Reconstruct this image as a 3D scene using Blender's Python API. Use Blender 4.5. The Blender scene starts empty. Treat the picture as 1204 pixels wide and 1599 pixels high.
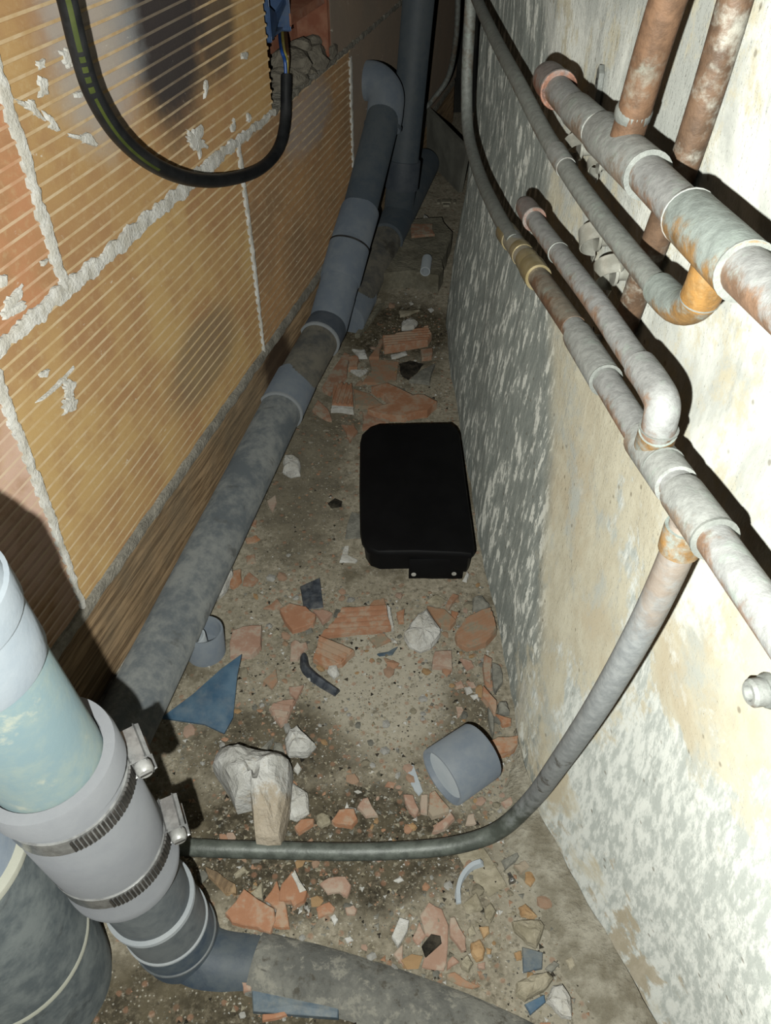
import bpy, bmesh, math, random
from mathutils import Vector, Matrix, noise as mnoise

random.seed(7)
scene = bpy.context.scene
COL = scene.collection
sin, cos, pi = math.sin, math.cos, math.pi

# ------------------------------------------------------------------ camera
PITCH = math.radians(42.8)
FPX = 1251.0
CX, CY = 602.0, 799.5
cam_d = bpy.data.cameras.new('camera')
cam_d.sensor_fit = 'VERTICAL'
cam_d.sensor_height = 24.0
cam_d.sensor_width = 24.0
cam_d.lens = 24.0 * FPX / 1599.0
cam_d.clip_start = 0.01
cam = bpy.data.objects.new('camera', cam_d)
COL.objects.link(cam)
cam.location = (0, 0, 1.0)
cam.rotation_euler = (math.radians(90) - PITCH, 0, 0)
scene.camera = cam

# ------------------------------------------------------------------ world, flash lamp, exposure
w = bpy.data.worlds.new('world')
scene.world = w
w.use_nodes = True
w.node_tree.nodes['Background'].inputs[0].default_value = (0.5, 0.6, 0.7, 1)
w.node_tree.nodes['Background'].inputs[1].default_value = 0.0012
fl_d = bpy.data.lights.new('phone_flash', 'POINT')
fl_d.energy = 82.0
fl_d.color = (0.975, 1.0, 0.945)
fl_d.shadow_soft_size = 0.004
fl = bpy.data.objects.new('phone_flash', fl_d)
COL.objects.link(fl)
fl.location = (-0.046, -0.032, 0.966)
scene.view_settings.view_transform = 'Standard'
scene.view_settings.look = 'None'
scene.view_settings.exposure = 0.0
scene.view_settings.gamma = 1.0
scene.view_settings.use_curve_mapping = False

# ------------------------------------------------------------------ geometry helpers
cP, sP = cos(PITCH), sin(PITCH)
EYE = Vector((0, 0, 1.0))

def ray(px, py):
    x = (px - CX) / FPX
    y = -(py - CY) / FPX
    return Vector((x, cP + y * sP, -sP + y * cP))

def sstep(a, b, x):
    t = max(0.0, min(1.0, (x - a) / (b - a)))
    return t * t * (3 - 2 * t)

def lerp(a, b, t):
    return a + (b - a) * t

def interp(tab, x):
    if x <= tab[0][0]:
        return tab[0][1]
    for (x0, y0), (x1, y1) in zip(tab, tab[1:]):
        if x <= x1:
            return lerp(y0, y1, (x - x0) / (x1 - x0))
    return tab[-1][1]

def fz(x, y):
    """height of the dirt floor"""
    z = 0.035 * sstep(1.5, 2.2, y)
    z += 0.0035 * mnoise.noise(Vector((x * 9, y * 9, 0.3)))
    z += 0.0018 * mnoise.noise(Vector((x * 34, y * 34, 5.3)))
    return z

def F(px, py, h=0.0):
    """pixel of the photograph -> point h above the floor"""
    z = 0.0
    for _ in range(4):
        r = ray(px, py)
        t = (z + h - 1.0) / r.z
        p = EYE + r * t
        z = fz(p.x, p.y)
    return p

def D(px, py, t):
    return EYE + ray(px, py) * t

# left wall frame
WL_A = Vector((-0.40, 0.723, 0))
WL_ang = math.radians(14.7)
WL_d = Vector((sin(WL_ang), cos(WL_ang), 0))
WL_n = Vector((cos(WL_ang), -sin(WL_ang), 0))   # into the passage

def WL(s, z, n=0.0):
    return WL_A + WL_d * s + WL_n * n + Vector((0, 0, z))

def WLpx(px, py, n=0.0):
    """pixel -> (s, z) on the left wall, n proud of it"""
    r = ray(px, py)
    P = WL_A + WL_n * n
    t = (P - EYE).dot(WL_n) / r.dot(WL_n)
    q = EYE + r * t
    return (q - WL_A).dot(WL_d), q.z

# right wall
RB = [(-0.5, .47), (-.2, .43), (0, .385), (.264, .293), (.38, .245), (.493, .202), (.6, .186), (.845, .177),
      (1.0, .166), (1.34, .155), (1.55, .146), (1.8, .147)]
RT = [(-.5, .315), (-.2, .290), (0, .270), (.3, .243), (1.0, .206), (1.8, .180)]
RW_END = 1.76

def RX(y, z):
    x = lerp(interp(RB, y), interp(RT, y), sstep(0.0, 0.55, z))
    return x

def Rpx(px, py, off=0.0):
    """pixel -> point at distance off in front of the right wall"""
    r = ray(px, py)
    lo, hi = 0.05, 4.0
    for _ in range(50):
        m = (lo + hi) / 2
        p = EYE + r * m
        if p.x < RX(p.y, p.z) - off:
            lo = m
        else:
            hi = m
    return EYE + r * lo

def mk(name, verts, faces, mat, parent=None, smooth=True, base=False, mats=None, fmat=None):
    """one mesh object with its origin at its own centre (base: bottom centre)"""
    vs = [Vector(v) for v in verts]
    lo = Vector([min(v[i] for v in vs) for i in range(3)])
    hi = Vector([max(v[i] for v in vs) for i in range(3)])
    c = (lo + hi) / 2
    if base:
        c.z = lo.z
    me = bpy.data.meshes.new(name)
    me.from_pydata([v - c for v in vs], [], faces)
    me.update()
    for m_ in (mats or [mat]):
        me.materials.append(m_)
    if fmat:
        me.polygons.foreach_set('material_index', fmat)
    if smooth:
        me.polygons.foreach_set('use_smooth', [True] * len(me.polygons))
        try:
            me.set_sharp_from_angle(angle=math.radians(38))
        except Exception:
            pass
    o = bpy.data.objects.new(name, me)
    COL.objects.link(o)
    if parent:
        o.parent = parent
        o.location = c - Vector(world_loc(parent))
    else:
        o.location = c
    return o

def world_loc(o):
    l = Vector(o.location)
    while o.parent:
        o = o.parent
        l = l + Vector(o.location)
    return l

def tag(o, label, cat, group=None):
    o['label'] = label
    o['category'] = cat
    if group:
        o['group'] = group
    return o

def thing(name, label, cat, loc, group=None):
    o = bpy.data.objects.new(name, None)
    o.empty_display_size = 0.03
    COL.objects.link(o)
    o.location = loc
    return tag(o, label, cat, group)

def struct(o):
    o['kind'] = 'structure'
    return o

def crom(pts, n=8):
    P = [Vector(p) for p in pts]
    P = [P[0] * 2 - P[1]] + P + [P[-1] * 2 - P[-2]]
    out = []
    for i in range(1, len(P) - 2):
        a, b, c, d = P[i - 1], P[i], P[i + 1], P[i + 2]
        for k in range(n):
            t = k / n
            out.append(0.5 * ((2 * b) + (c - a) * t + (2 * a - 5 * b + 4 * c - d) * t * t + (3 * b - a - 3 * c + d) * t ** 3))
    out.append(P[-2])
    return out

def frames(pts):
    n = len(pts)
    T = []
    for i in range(n):
        t = pts[min(i + 1, n - 1)] - pts[max(i - 1, 0)]
        T.append(t.normalized())
    up = Vector((0, 0, 1)) if abs(T[0].z) < 0.9 else Vector((1, 0, 0))
    u = (up - T[0] * up.dot(T[0])).normalized()
    out = []
    for i in range(n):
        u = (u - T[i] * u.dot(T[i])).normalized()
        out.append((u, T[i].cross(u), T[i]))
    return out

def sweep(pts, r, seg=20, cap=True):
    pts = [Vector(p) for p in pts]
    fr = frames(pts)
    V, Fc = [], []
    for i, p in enumerate(pts):
        rr = r[i] if isinstance(r, (list, tuple)) else r
        u, v, _ = fr[i]
        for k in range(seg):
            a = 2 * pi * k / seg
            V.append(p + (u * cos(a) + v * sin(a)) * rr)
    for i in range(len(pts) - 1):
        for k in range(seg):
            a, b = i * seg + k, i * seg + (k + 1) % seg
            Fc.append((a, b, b + seg, a + seg))
    if cap:
        Fc.append(tuple(range(seg - 1, -1, -1)))
        Fc.append(tuple(range((len(pts) - 1) * seg, len(pts) * seg)))
    return V, Fc

def lathe(p0, p1, prof, seg=32, cap=True):
    """prof: (fraction along p0-p1, radius)"""
    p0, p1 = Vector(p0), Vector(p1)
    t = (p1 - p0).normalized()
    up = Vector((0, 0, 1)) if abs(t.z) < 0.9 else Vector((1, 0, 0))
    u = (up - t * up.dot(t)).normalized()
    v = t.cross(u)
    V, Fc = [], []
    for f, r in prof:
        for k in range(seg):
            a = 2 * pi * k / seg
            V.append(p0.lerp(p1, f) + (u * cos(a) + v * sin(a)) * r)
    for i in range(len(prof) - 1):
        for k in range(seg):
            a, b = i * seg + k, i * seg + (k + 1) % seg
            Fc.append((a, b, b + seg, a + seg))
    if cap:
        Fc.append(tuple(range(seg - 1, -1, -1)))
        Fc.append(tuple(range((len(prof) - 1) * seg, len(prof) * seg)))
    return V, Fc

def join(*vf):
    V, Fc = [], []
    for v, f in vf:
        o = len(V)
        V += list(v)
        Fc += [tuple(i + o for i in q) for q in f]
    return V, Fc

def boxvf(c, ex, ey, ez, bev=0.0):
    """box with half-extent vectors"""
    c, ex, ey, ez = Vector(c), Vector(ex), Vector(ey), Vector(ez)
    if bev <= 0:
        V = [c + ex * a + ey * b + ez * d for d in (-1, 1) for b in (-1, 1) for a in (-1, 1)]
        Fc = [(0, 2, 3, 1), (4, 5, 7, 6), (0, 1, 5, 4), (2, 6, 7, 3), (0, 4, 6, 2), (1, 3, 7, 5)]
        return V, Fc
    bm = bmesh.new()
    bmesh.ops.create_cube(bm, size=2.0)
    for v in bm.verts:
        v.co = c + ex * v.co.x + ey * v.co.y + ez * v.co.z
    bmesh.ops.bevel(bm, geom=list(bm.edges), offset=bev, segments=2, affect='EDGES', profile=0.5)
    bmesh.ops.recalc_face_normals(bm, faces=list(bm.faces))
    bm.verts.index_update()
    V = [v.co.copy() for v in bm.verts]
    Fc = [tuple(v.index for v in f.verts) for f in bm.faces]
    bm.free()
    return V, Fc

# ------------------------------------------------------------------ material helpers
ALB = .54

class NT:
    def __init__(self, name):
        self.m = bpy.data.materials.new(name)
        self.m.use_nodes = True
        self.t = self.m.node_tree
        self.b = self.t.nodes['Principled BSDF']
        self._pos = None

    def n(self, typ, **kw):
        nd = self.t.nodes.new(typ)
        for k, v in kw.items():
            setattr(nd, k, v)
        return nd

    def l(self, a, b):
        self.t.links.new(a, b)

    def set(self, sock, v):
        if hasattr(v, 'node'):
            self.l(v, sock)
        elif isinstance(v, (tuple, list)) and len(v) == 3 and sock.type == 'RGBA':
            sock.default_value = (*v, 1)
        else:
            sock.default_value = v

    def pos(self):
        if not self._pos:
            self._pos = self.n('ShaderNodeNewGeometry').outputs['Position']
        return self._pos

    def obj(self):
        """object coordinates, shifted by a per-object random amount"""
        if not hasattr(self, '_obj'):
            tc = self.n('ShaderNodeTexCoord').outputs['Object']
            rnd = self.n('ShaderNodeObjectInfo').outputs['Random']
            ml = self.n('ShaderNodeMath', operation='MULTIPLY')
            self.l(rnd, ml.inputs[0])
            ml.inputs[1].default_value = 17.3
            ad = self.n('ShaderNodeVectorMath', operation='ADD')
            self.l(tc, ad.inputs[0])
            self.l(ml.outputs[0], ad.inputs[1])
            self._obj = ad.outputs[0]
        return self._obj

    def rnd(self):
        return self.n('ShaderNodeObjectInfo').outputs['Random']

    def sep(self, vec):
        s = self.n('ShaderNodeSeparateXYZ')
        self.l(vec, s.inputs[0])
        return s.outputs

    def scale(self, vec, s):
        m = self.n('ShaderNodeVectorMath', operation='MULTIPLY')
        self.l(vec, m.inputs[0])
        m.inputs[1].default_value = s
        return m.outputs[0]

    def noise(self, scale, detail=4, rough=.55, vec=None, dist=0.0):
        nd = self.n('ShaderNodeTexNoise')
        self.l(vec if vec is not None else self.obj(), nd.inputs['Vector'])
        nd.inputs['Scale'].default_value = scale
        nd.inputs['Detail'].default_value = detail
        nd.inputs['Roughness'].default_value = rough
        nd.inputs['Distortion'].default_value = dist
        return nd.outputs[0]

    def vor(self, scale, vec=None, out=0, feature='F1', rand=1.0):
        nd = self.n('ShaderNodeTexVoronoi', feature=feature)
        self.l(vec if vec is not None else self.obj(), nd.inputs['Vector'])
        nd.inputs['Scale'].default_value = scale
        nd.inputs['Randomness'].default_value = rand
        return nd.outputs[out]

    def math(self, op, a, b=0.0, clamp=False):
        nd = self.n('ShaderNodeMath', operation=op)
        nd.use_clamp = clamp
        self.set(nd.inputs[0], a)
        self.set(nd.inputs[1], b)
        return nd.outputs[0]

    def step(self, x, a, b):
        nd = self.n('ShaderNodeMapRange', interpolation_type='SMOOTHSTEP')
        self.set(nd.inputs[0], x)
        nd.inputs[1].default_value = min(a, b)
        nd.inputs[2].default_value = max(a, b)
        nd.inputs[3].default_value = 0 if a < b else 1
        nd.inputs[4].default_value = 1 if a < b else 0
        return nd.outputs[0]

    def mix(self, f, a, b, mode='MIX'):
        nd = self.n('ShaderNodeMix', data_type='RGBA', blend_type=mode)
        self.set(nd.inputs[0], f)
        self.set(nd.inputs[6], a)
        self.set(nd.inputs[7], b)
        return nd.outputs[2]

    def blob(self, center, radii, vec, warp=None, amt=0.0):
        """1 inside an ellipsoid, fading out"""
        s = self.n('ShaderNodeVectorMath', operation='SUBTRACT')
        self.l(vec, s.inputs[0])
        s.inputs[1].default_value = center
        m = self.n('ShaderNodeVectorMath', operation='DIVIDE')
        self.l(s.outputs[0], m.inputs[0])
        m.inputs[1].default_value = radii
        ln = self.n('ShaderNodeVectorMath', operation='LENGTH')
        self.l(m.outputs[0], ln.inputs[0])
        d = ln.outputs['Value']
        if warp is not None:
            d = self.math('ADD', d, self.math('MULTIPLY', self.math('SUBTRACT', warp, .5), amt))
        return self.step(d, 1.15, .6)

    def bump(self, h, strength=.4, dist=.004):
        nd = self.n('ShaderNodeBump')
        nd.inputs['Strength'].default_value = strength
        nd.inputs['Distance'].default_value = dist
        self.l(h, nd.inputs['Height'])
        self.l(nd.outputs[0], self.b.inputs['Normal'])

    def done(self, col, rough=.8, metal=0.0, spec=.3, diffuse_rough=0.0):
        # dusty surfaces photographed in a dark cavity: keep the albedo range low
        col = self.mix(1.0, col, (ALB, ALB, ALB), 'MULTIPLY')
        self.set(self.b.inputs['Base Color'], col)
        self.b.inputs['Diffuse Roughness'].default_value = diffuse_rough
        self.set(self.b.inputs['Roughness'], rough)
        self.set(self.b.inputs['Metallic'], metal)
        self.b.inputs['Specular IOR Level'].default_value = spec
        return self.m

def m_simple(name, c1, c2, scale=40, rough=.8, spec=.3, metal=0.0, bump=.3, dust=None, dust_amt=.5, bscale=None, bdist=.002):
    k = NT(name)
    a = k.noise(scale, 5, .6)
    col = k.mix(k.step(a, .38, .64), c1, c2)
    if dust:
        d = k.noise(scale * .4, 6, .7)
        col = k.mix(k.math('MULTIPLY', k.step(d, .45, .68), dust_amt), col, dust)
    k.bump(k.noise(bscale or scale * 4, 4, .6), bump, bdist)
    return k.done(col, rough, metal, spec, .3 if rough > .84 else 0.0)

def m_floor():
    k = NT('dirt_floor')
    p = k.pos()
    n1 = k.noise(5, 6, .65, p)
    n2 = k.noise(22, 6, .7, p)
    n3 = k.noise(120, 4, .7, p)
    n4 = k.noise(420, 2, .6, p)
    sand = k.mix(k.step(n2, .35, .65), (.30, .265, .20), (.40, .355, .275))
    sand = k.mix(k.step(n3, .35, .7), sand, (.21, .185, .135))
    dark = k.mix(k.step(n2, .35, .65), (.034, .028, .018), (.10, .083, .052))
    dark = k.mix(k.step(n3, .45, .7), dark, (.165, .14, .098))
    # where the damp dark soil lies
    m = k.step(k.math('ADD', k.math('MULTIPLY', n1, .6), k.math('MULTIPLY', n2, .4)), .50, .60)
    damp = k.blob((-.10, .46, 0), (.26, .10, 1), p, n2, .9)
    damp2 = k.blob((-.14, .60, 0), (.16, .07, 1), p, n2, .9)
    damp3 = k.blob((.10, .64, 0), (.06, .09, 1), p, n2, 1.0)
    damp4 = k.blob((.02, 1.72, 0), (.20, .14, 1), p, n2, .6)
    damp5 = k.blob((-.2, .26, 0), (.3, .09, 1), p, n2, .6)
    damp6 = k.blob((-.16, 1.2, 0), (.10, .30, 1), p, n2, 1.2)
    m = k.math('MULTIPLY', m, .8)
    for d, a in ((damp, .95), (damp2, .85), (damp3, .75), (damp4, 1.0), (damp5, .95), (damp6, .6)):
        m = k.math('MAXIMUM', m, k.math('MULTIPLY', d, a))
    pale = k.blob((.00, .70, 0), (.10, .13, 1), p, n2, .9)
    pale2 = k.blob((.20, .38, 0), (.07, .28, 1), p, n2, .8)
    m = k.math('MULTIPLY', m, k.math('SUBTRACT', 1.0, k.math('MAXIMUM', pale, pale2)), True)
    col = k.mix(m, sand, dark)
    col = k.mix(k.math('MULTIPLY', pale, .6), col, (.45, .415, .335))
    col = k.mix(k.math('MULTIPLY', pale2, .5), col, (.38, .35, .28))
    cl_ = k.math('MULTIPLY', k.step(k.noise(48, 6, .75, p), .55, .66), .7)
    col = k.mix(cl_, col, (.10, .085, .06))
    cl2 = k.math('MULTIPLY', k.step(k.noise(75, 5, .7, k.scale(p, (1, 1, 3))), .60, .68), .55)
    col = k.mix(cl2, col, (.42, .39, .32))
    # sandy specks
    v = k.vor(210, p)
    vc = k.vor(210, p, 1)
    sp = k.math('MULTIPLY', k.step(v, .30, .16), k.step(k.sep(vc)[0], .66, .72))
    col = k.mix(k.math('MULTIPLY', sp, .45), col, (.60, .56, .48))
    sp2 = k.math('MULTIPLY', k.step(v, .42, .2), k.step(k.sep(vc)[1], .80, .86))
    col = k.mix(k.math('MULTIPLY', sp2, .45), col, (.03, .027, .022))
    v3 = k.vor(90, p)
    vc3 = k.vor(90, p, 1)
    sp3 = k.math('MULTIPLY', k.step(v3, .42, .2), k.step(k.sep(vc3)[2], .84, .9))
    col = k.mix(k.math('MULTIPLY', sp3, .55), col, (.30, .16, .10))
    h = k.math('ADD', k.math('MULTIPLY', n3, .7), k.math('MULTIPLY', n4, .35))
    h = k.math('ADD', h, k.math('MULTIPLY', k.math('ADD', sp, sp3), .3))
    k.bump(h, .85, .006)
    return k.done(col, .95, 0, .1, 1.0)

def m_wall_right():
    k = NT('old_plaster')
    p = k.pos()
    xyz = k.sep(p)
    n1 = k.noise(6, 6, .65, p, .4)
    n2 = k.noise(26, 6, .7, p)
    st = k.scale(p, (62, 62, 20))
    n3 = k.noise(1.0, 5, .7, st)
    st2 = k.scale(p, (40, 95, 30))
    n4 = k.math('ADD', k.math('MULTIPLY', k.noise(1.0, 6, .72, st2), .75), k.math('MULTIPLY', n1, .25))
    n5 = k.noise(300, 3, .6, p)
    beige = k.mix(k.step(n2, .35, .65), (.56, .505, .395), (.66, .61, .495))
    beige = k.mix(k.step(n1, .52, .66), beige, (.57, .495, .375))
    beige = k.mix(k.step(k.noise(11, 5, .7, p), .52, .68), beige, (.52, .52, .48))
    grey = k.mix(k.step(n3, .38, .62), (.27, .285, .27), (.40, .41, .385))
    fl_ = k.step(k.math('ADD', k.math('MULTIPLY', n3, .6), k.math('MULTIPLY', n2, .4)),   .525, .565)
    grey = k.mix(fl_, grey, (.82, .81, .76))
    strk = k.mix(k.step(n4, .42, .56), (.50, .52, .50), (.78, .785, .76))
    strk = k.mix(k.step(n1, .56, .66), strk, (.64, .585, .47))
    white = k.mix(k.step(n1, .42, .62), (.44, .445, .425), (.76, .75, .71))
    white = k.mix(k.math('MULTIPLY', k.step(k.noise(14, 6, .75, p), .50, .64), .85), white, (.56, .50, .375))
    white = k.mix(k.math('MULTIPLY', k.step(n3, .58, .70), .45), white, (.34, .345, .33))
    w_ = k.math('MULTIPLY', k.math('SUBTRACT', n1, .5), .7)
    w2 = k.math('MULTIPLY', k.math('SUBTRACT', n2, .5), .35)
    yy = k.math('ADD', k.math('ADD', xyz[1], w_), w2)
    zz = k.math('ADD', k.math('ADD', xyz[2], w_), w2)
    # upper courses whiter
    col = k.mix(k.step(zz, .56, .66), beige, white)
    # far part: bare grey render with white flecks
    far = k.math('MULTIPLY', k.step(k.math('SUBTRACT', yy, k.math('MULTIPLY', zz, .9)), .42, .50), k.step(yy, .60, .68))
    col = k.mix(far, col, grey)
    far2 = k.step(yy, 1.28, 1.42)
    col = k.mix(far2, col, grey)
    # near low part: scraped grey-white
    near = k.math('MULTIPLY', k.step(k.math('ADD', yy, k.math('MULTIPLY', zz, .35)), .66, .56), k.step(zz, .47, .40))
    col = k.mix(near, col, strk)
    # earthy band at the foot of the wall
    foot = k.math('MULTIPLY', k.step(k.math('ADD', zz, 0.0), .06, .015), k.step(xyz[1], .75, .5))
    col = k.mix(k.math('MULTIPLY', foot, .75), col, (.46, .37, .25))
    pits = k.vor(70, p)
    pc = k.sep(k.vor(70, p, 1))[0]
    pm = k.math('MULTIPLY', k.step(pits, .22, .10), k.step(pc, .80, .86))
    col = k.mix(k.math('MULTIPLY', pm, .6), col, (.16, .13, .09))
    h = k.math('ADD', k.math('MULTIPLY', n2, .6), k.math('MULTIPLY', n3, .5))
    h = k.math('ADD', h, k.math('MULTIPLY', n5, .12))
    k.bump(h, .8, .008)
    col = k.mix(1.0, col, (.66, .665, .64), 'MULTIPLY')
    return k.done(col, .95, 0, .08, 1.0)

def m_brick(plain=False):
    k = NT('hollow_brick_plain' if plain else 'hollow_brick')
    p = k.pos()
    oc = k.n('ShaderNodeObjectInfo').outputs['Color']
    # long stretched firing colour bands
    n1 = k.noise(4.5, 4, .6, p)
    n2 = k.noise(18, 5, .65, p)
    n3 = k.noise(90, 4, .7, p)
    col = k.mix(k.step(n1, .36, .64), oc, (.34, .195, .09))
    col = k.mix(k.math('MULTIPLY', k.step(n2, .45, .7), .45), col, (.30, .16, .08))
    col = k.mix(k.math('MULTIPLY', k.step(n3, .5, .72), .35), col, (.48, .36, .20))
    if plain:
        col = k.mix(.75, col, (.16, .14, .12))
    # soot marks (a shape of their own) on the upper course
    s0 = WL(.47, .80)
    soot = k.blob((s0.x, s0.y, s0.z), (.16, .13, .20), p, n2, .5)
    col = k.mix(k.math('MULTIPLY', soot, .93), col, (.022, .024, .030))
    s1 = WL(.62, .745)
    soot = k.blob((s1.x, s1.y, s1.z), (.10, .075, .10), p, n2, .6)
    col = k.mix(k.math('MULTIPLY', soot, .75), col, (.03, .03, .035))
    s2 = WL(.42, .30)
    soot = k.blob((s2.x, s2.y, s2.z), (.16, .14, .075), p, n2, .7)
    col = k.mix(k.math('MULTIPLY', soot, .55), col, (.12, .10, .075))
    s3 = WL(.30, .80)
    haze = k.blob((s3.x, s3.y, s3.z), (.13, .11, .15), p, n2, .6)
    col = k.mix(k.math('MULTIPLY', haze, .62), col, (.36, .36, .36))
    s4 = WL(.98, .50)
    haze = k.blob((s4.x, s4.y, s4.z), (.14, .16, .07), p, n2, .8)
    col = k.mix(k.math('MULTIPLY', haze, .5), col, (.26, .25, .25))
    # plaster dust rubbed on, broken up
    d = k.noise(34, 6, .75, k.scale(p, (1, 1, 2.2)))
    col = k.mix(k.math('MULTIPLY', k.step(d, .64, .72), .75), col, (.62, .58, .50))
    k.bump(k.math('ADD', n3, k.math('MULTIPLY', k.noise(260, 3, .6, p), .5)), .4, .002)
    return k.done(col, .75, 0, .25, .9)

def m_brick_rib():
    """worn pale crest of the ribs"""
    k = NT('brick_rib_crest')
    p = k.pos()
    oc = k.n('ShaderNodeObjectInfo').outputs['Color']
    n2 = k.noise(30, 5, .65, p)
    col = k.mix(k.math('ADD', .15, k.math('MULTIPLY', k.step(n2, .3, .7), .6)), oc, (.56, .45, .30))
    s0 = WL(.47, .80)
    soot = k.blob((s0.x, s0.y, s0.z), (.14, .11, .17), p, n2, .7)
    col = k.mix(k.math('MULTIPLY', soot, .75), col, (.06, .06, .065))
    return k.done(col, .8, 0, .2, .9)

def m_wood():
    k = NT('rough_board')
    p = k.pos()
    al = k.n('ShaderNodeVectorRotate', rotation_type='Z_AXIS')
    k.l(p, al.inputs['Vector'])
    al.inputs['Angle'].default_value = WL_ang
    g = k.noise(1.0, 6, .7, k.scale(al.outputs[0], (60, 6, 130)), .6)
    n1 = k.noise(5, 4, .6, p)
    col = k.mix(k.step(g, .36, .64), (.115, .072, .038), (.36, .245, .14))
    col = k.mix(k.math('MULTIPLY', k.step(n1, .45, .65), .5), col, (.12, .10, .07))
    c = WL(.70, .10)
    wet = k.blob((c.x, c.y, c.z), (.05, .09, .10), p, k.noise(20, 4, .6, p), .8)
    col = k.mix(k.math('MULTIPLY', wet, .85), col, (.025, .012, .006))
    k.bump(g, .5, .003)
    return k.done(col, .75, 0, .25, .7)

def m_pvc(name, base, dust, amt=.5, stain=None, rough=.5, spec=.4):
    k = NT(name)
    p = k.pos()
    n1 = k.noise(9, 6, .7, p)
    n2 = k.noise(60, 5, .7, p)
    col = k.mix(k.math('MULTIPLY', k.step(k.math('ADD', k.math('MULTIPLY', n1, .65), k.math('MULTIPLY', n2, .35)), .40, .60), amt), base, dust)
    if stain:
        col = k.mix(k.math('MULTIPLY', k.step(k.noise(16, 6, .7, p, .6), .56, .68), .7), col, stain)
    r = k.math('ADD', rough, k.math('MULTIPLY', n1, .3))
    k.bump(k.noise(220, 4, .6, p), .18, .0015)
    return k.done(col, r, 0, spec, .5)

def m_copper(name, dusty, bare, bare_amt, metal=.35):
    """patinated pipe: dust settled on the upper side, bare metal showing below and in worn patches"""
    k = NT(name)
    p = k.pos()
    up = k.sep(k.n('ShaderNodeNewGeometry').outputs['Normal'])[2]
    n1 = k.noise(24, 5, .65, p)
    n2 = k.noise(130, 4, .7, p)
    n3 = k.noise(60, 5, .7, p)
    g = k.mix(k.step(n2, .35, .65), dusty, tuple(c * .74 for c in dusty))
    g = k.mix(k.math('MULTIPLY', k.step(n3, .54, .66), .45), g, (.34, .40, .35))
    br = k.mix(k.step(n3, .35, .65), bare, tuple(c * .55 for c in bare))
    m = k.math('ADD', n1, k.math('MULTIPLY', k.math('SUBTRACT', n2, .5), .35))
    m = k.math('SUBTRACT', m, k.math('MULTIPLY', up, .22))
    col = k.mix(k.step(m, 1 - bare_amt - .16, 1 - bare_amt + .06), g, br)
    k.bump(k.math('ADD', n2, k.math('MULTIPLY', n3, .6)), .35, .002)
    return k.done(col, k.math('ADD', .42, k.math('MULTIPLY', n1, .35)), metal, .4)

def m_terra(name='terracotta', dustc=(.36, .31, .235), dust=.9, base=(.30, .165, .10), base2=(.38, .24, .165)):
    k = NT(name)
    o = k.obj()
    n1 = k.noise(30, 5, .65, o)
    n2 = k.noise(140, 4, .65, o)
    r = k.rnd()
    col = k.mix(k.step(n1, .35, .65), base, base2)
    col = k.mix(k.math('MULTIPLY', r, .35), col, (.38, .20, .14))
    d = k.step(k.math('ADD', n1, k.math('MULTIPLY', k.math('SUBTRACT', n2, .5), .5)), .46, .62)
    col = k.mix(k.math('MULTIPLY', d, dust), col, dustc)
    k.bump(n2, .4, .003)
    return k.done(col, .9, 0, .1, .3)

def m_buried():
    k = NT('buried_pipe')
    p = k.pos()
    n1 = k.noise(14, 6, .7, p)
    n2 = k.noise(46, 6, .75, p)
    n3 = k.noise(150, 4, .7, p)
    col = k.mix(k.step(n1, .38, .62), (.115, .115, .105), (.21, .205, .18))
    col = k.mix(k.math('MULTIPLY', k.step(n2, .52, .64), .7), col, (.30, .285, .24))
    ck = k.vor(26, p, 0, 'DISTANCE_TO_EDGE')
    col = k.mix(k.math('MULTIPLY', k.step(ck, .035, .0), k.math('MULTIPLY', k.step(n1, .50, .62), .7)), col, (.04, .038, .032))
    col = k.mix(k.math('MULTIPLY', k.step(n2, .46, .34), .7), col, (.06, .05, .035))
    k.bump(k.math('ADD', n2, k.math('MULTIPLY', n3, .5)), .7, .004)
    return k.done(col, .9, 0, .15, .4)

def m_rock():
    k = NT('white_rock')
    p = k.pos()
    n1 = k.noise(24, 6, .7, p)
    n2 = k.noise(90, 5, .7, p)
    col = k.mix(k.step(n1, .35, .65), (.46, .45, .415), (.64, .63, .60))
    c = F(425, 1290, .03)
    br = k.blob((c.x, c.y, c.z), (.05, .05, .06), p, k.noise(40, 6, .8, p), 2.4)
    col = k.mix(k.math('MULTIPLY', br, .6), col, (.36, .26, .14))
    col = k.mix(k.math('MULTIPLY', k.step(n2, .58, .70), .5), col, (.40, .33, .22))
    k.bump(k.math('ADD', n1, k.math('MULTIPLY', n2, .5)), .8, .008)
    return k.done(col, .9, 0, .1, .1)

def m_hose():
    """grey tube, bare and brown at its top joint, dark and damp where it reaches the floor"""
    k = NT('grey_lead_tube')
    p = k.pos()
    z = k.sep(p)[2]
    n1 = k.noise(22, 5, .65, p)
    n2 = k.noise(120, 4, .7, p)
    n3 = k.noise(55, 5, .7, p)
    pale = k.mix(k.step(n2, .35, .65), (.35, .365, .365), (.26, .275, .28))
    pale = k.mix(k.math('MULTIPLY', k.step(k.math('ADD', z, k.math('MULTIPLY', k.math('SUBTRACT', n1, .5), .35)), .56, .64), .6), pale, (.32, .225, .15))
    spots = k.math('MULTIPLY', k.step(n1, .58, .64), k.step(z, .45, .25))
    pale = k.mix(k.math('MULTIPLY', spots, .85), pale, (.075, .065, .05))
    dark = k.mix(k.step(n3, .38, .62), (.075, .085, .072), (.135, .15, .13))
    m = k.step(k.math('ADD', z, k.math('MULTIPLY', k.math('SUBTRACT', n3, .5), .22)), .17, .07)
    col = k.mix(m, pale, dark)
    k.bump(n2, .3, .002)
    return k.done(col, .5, .08, .4)

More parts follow.
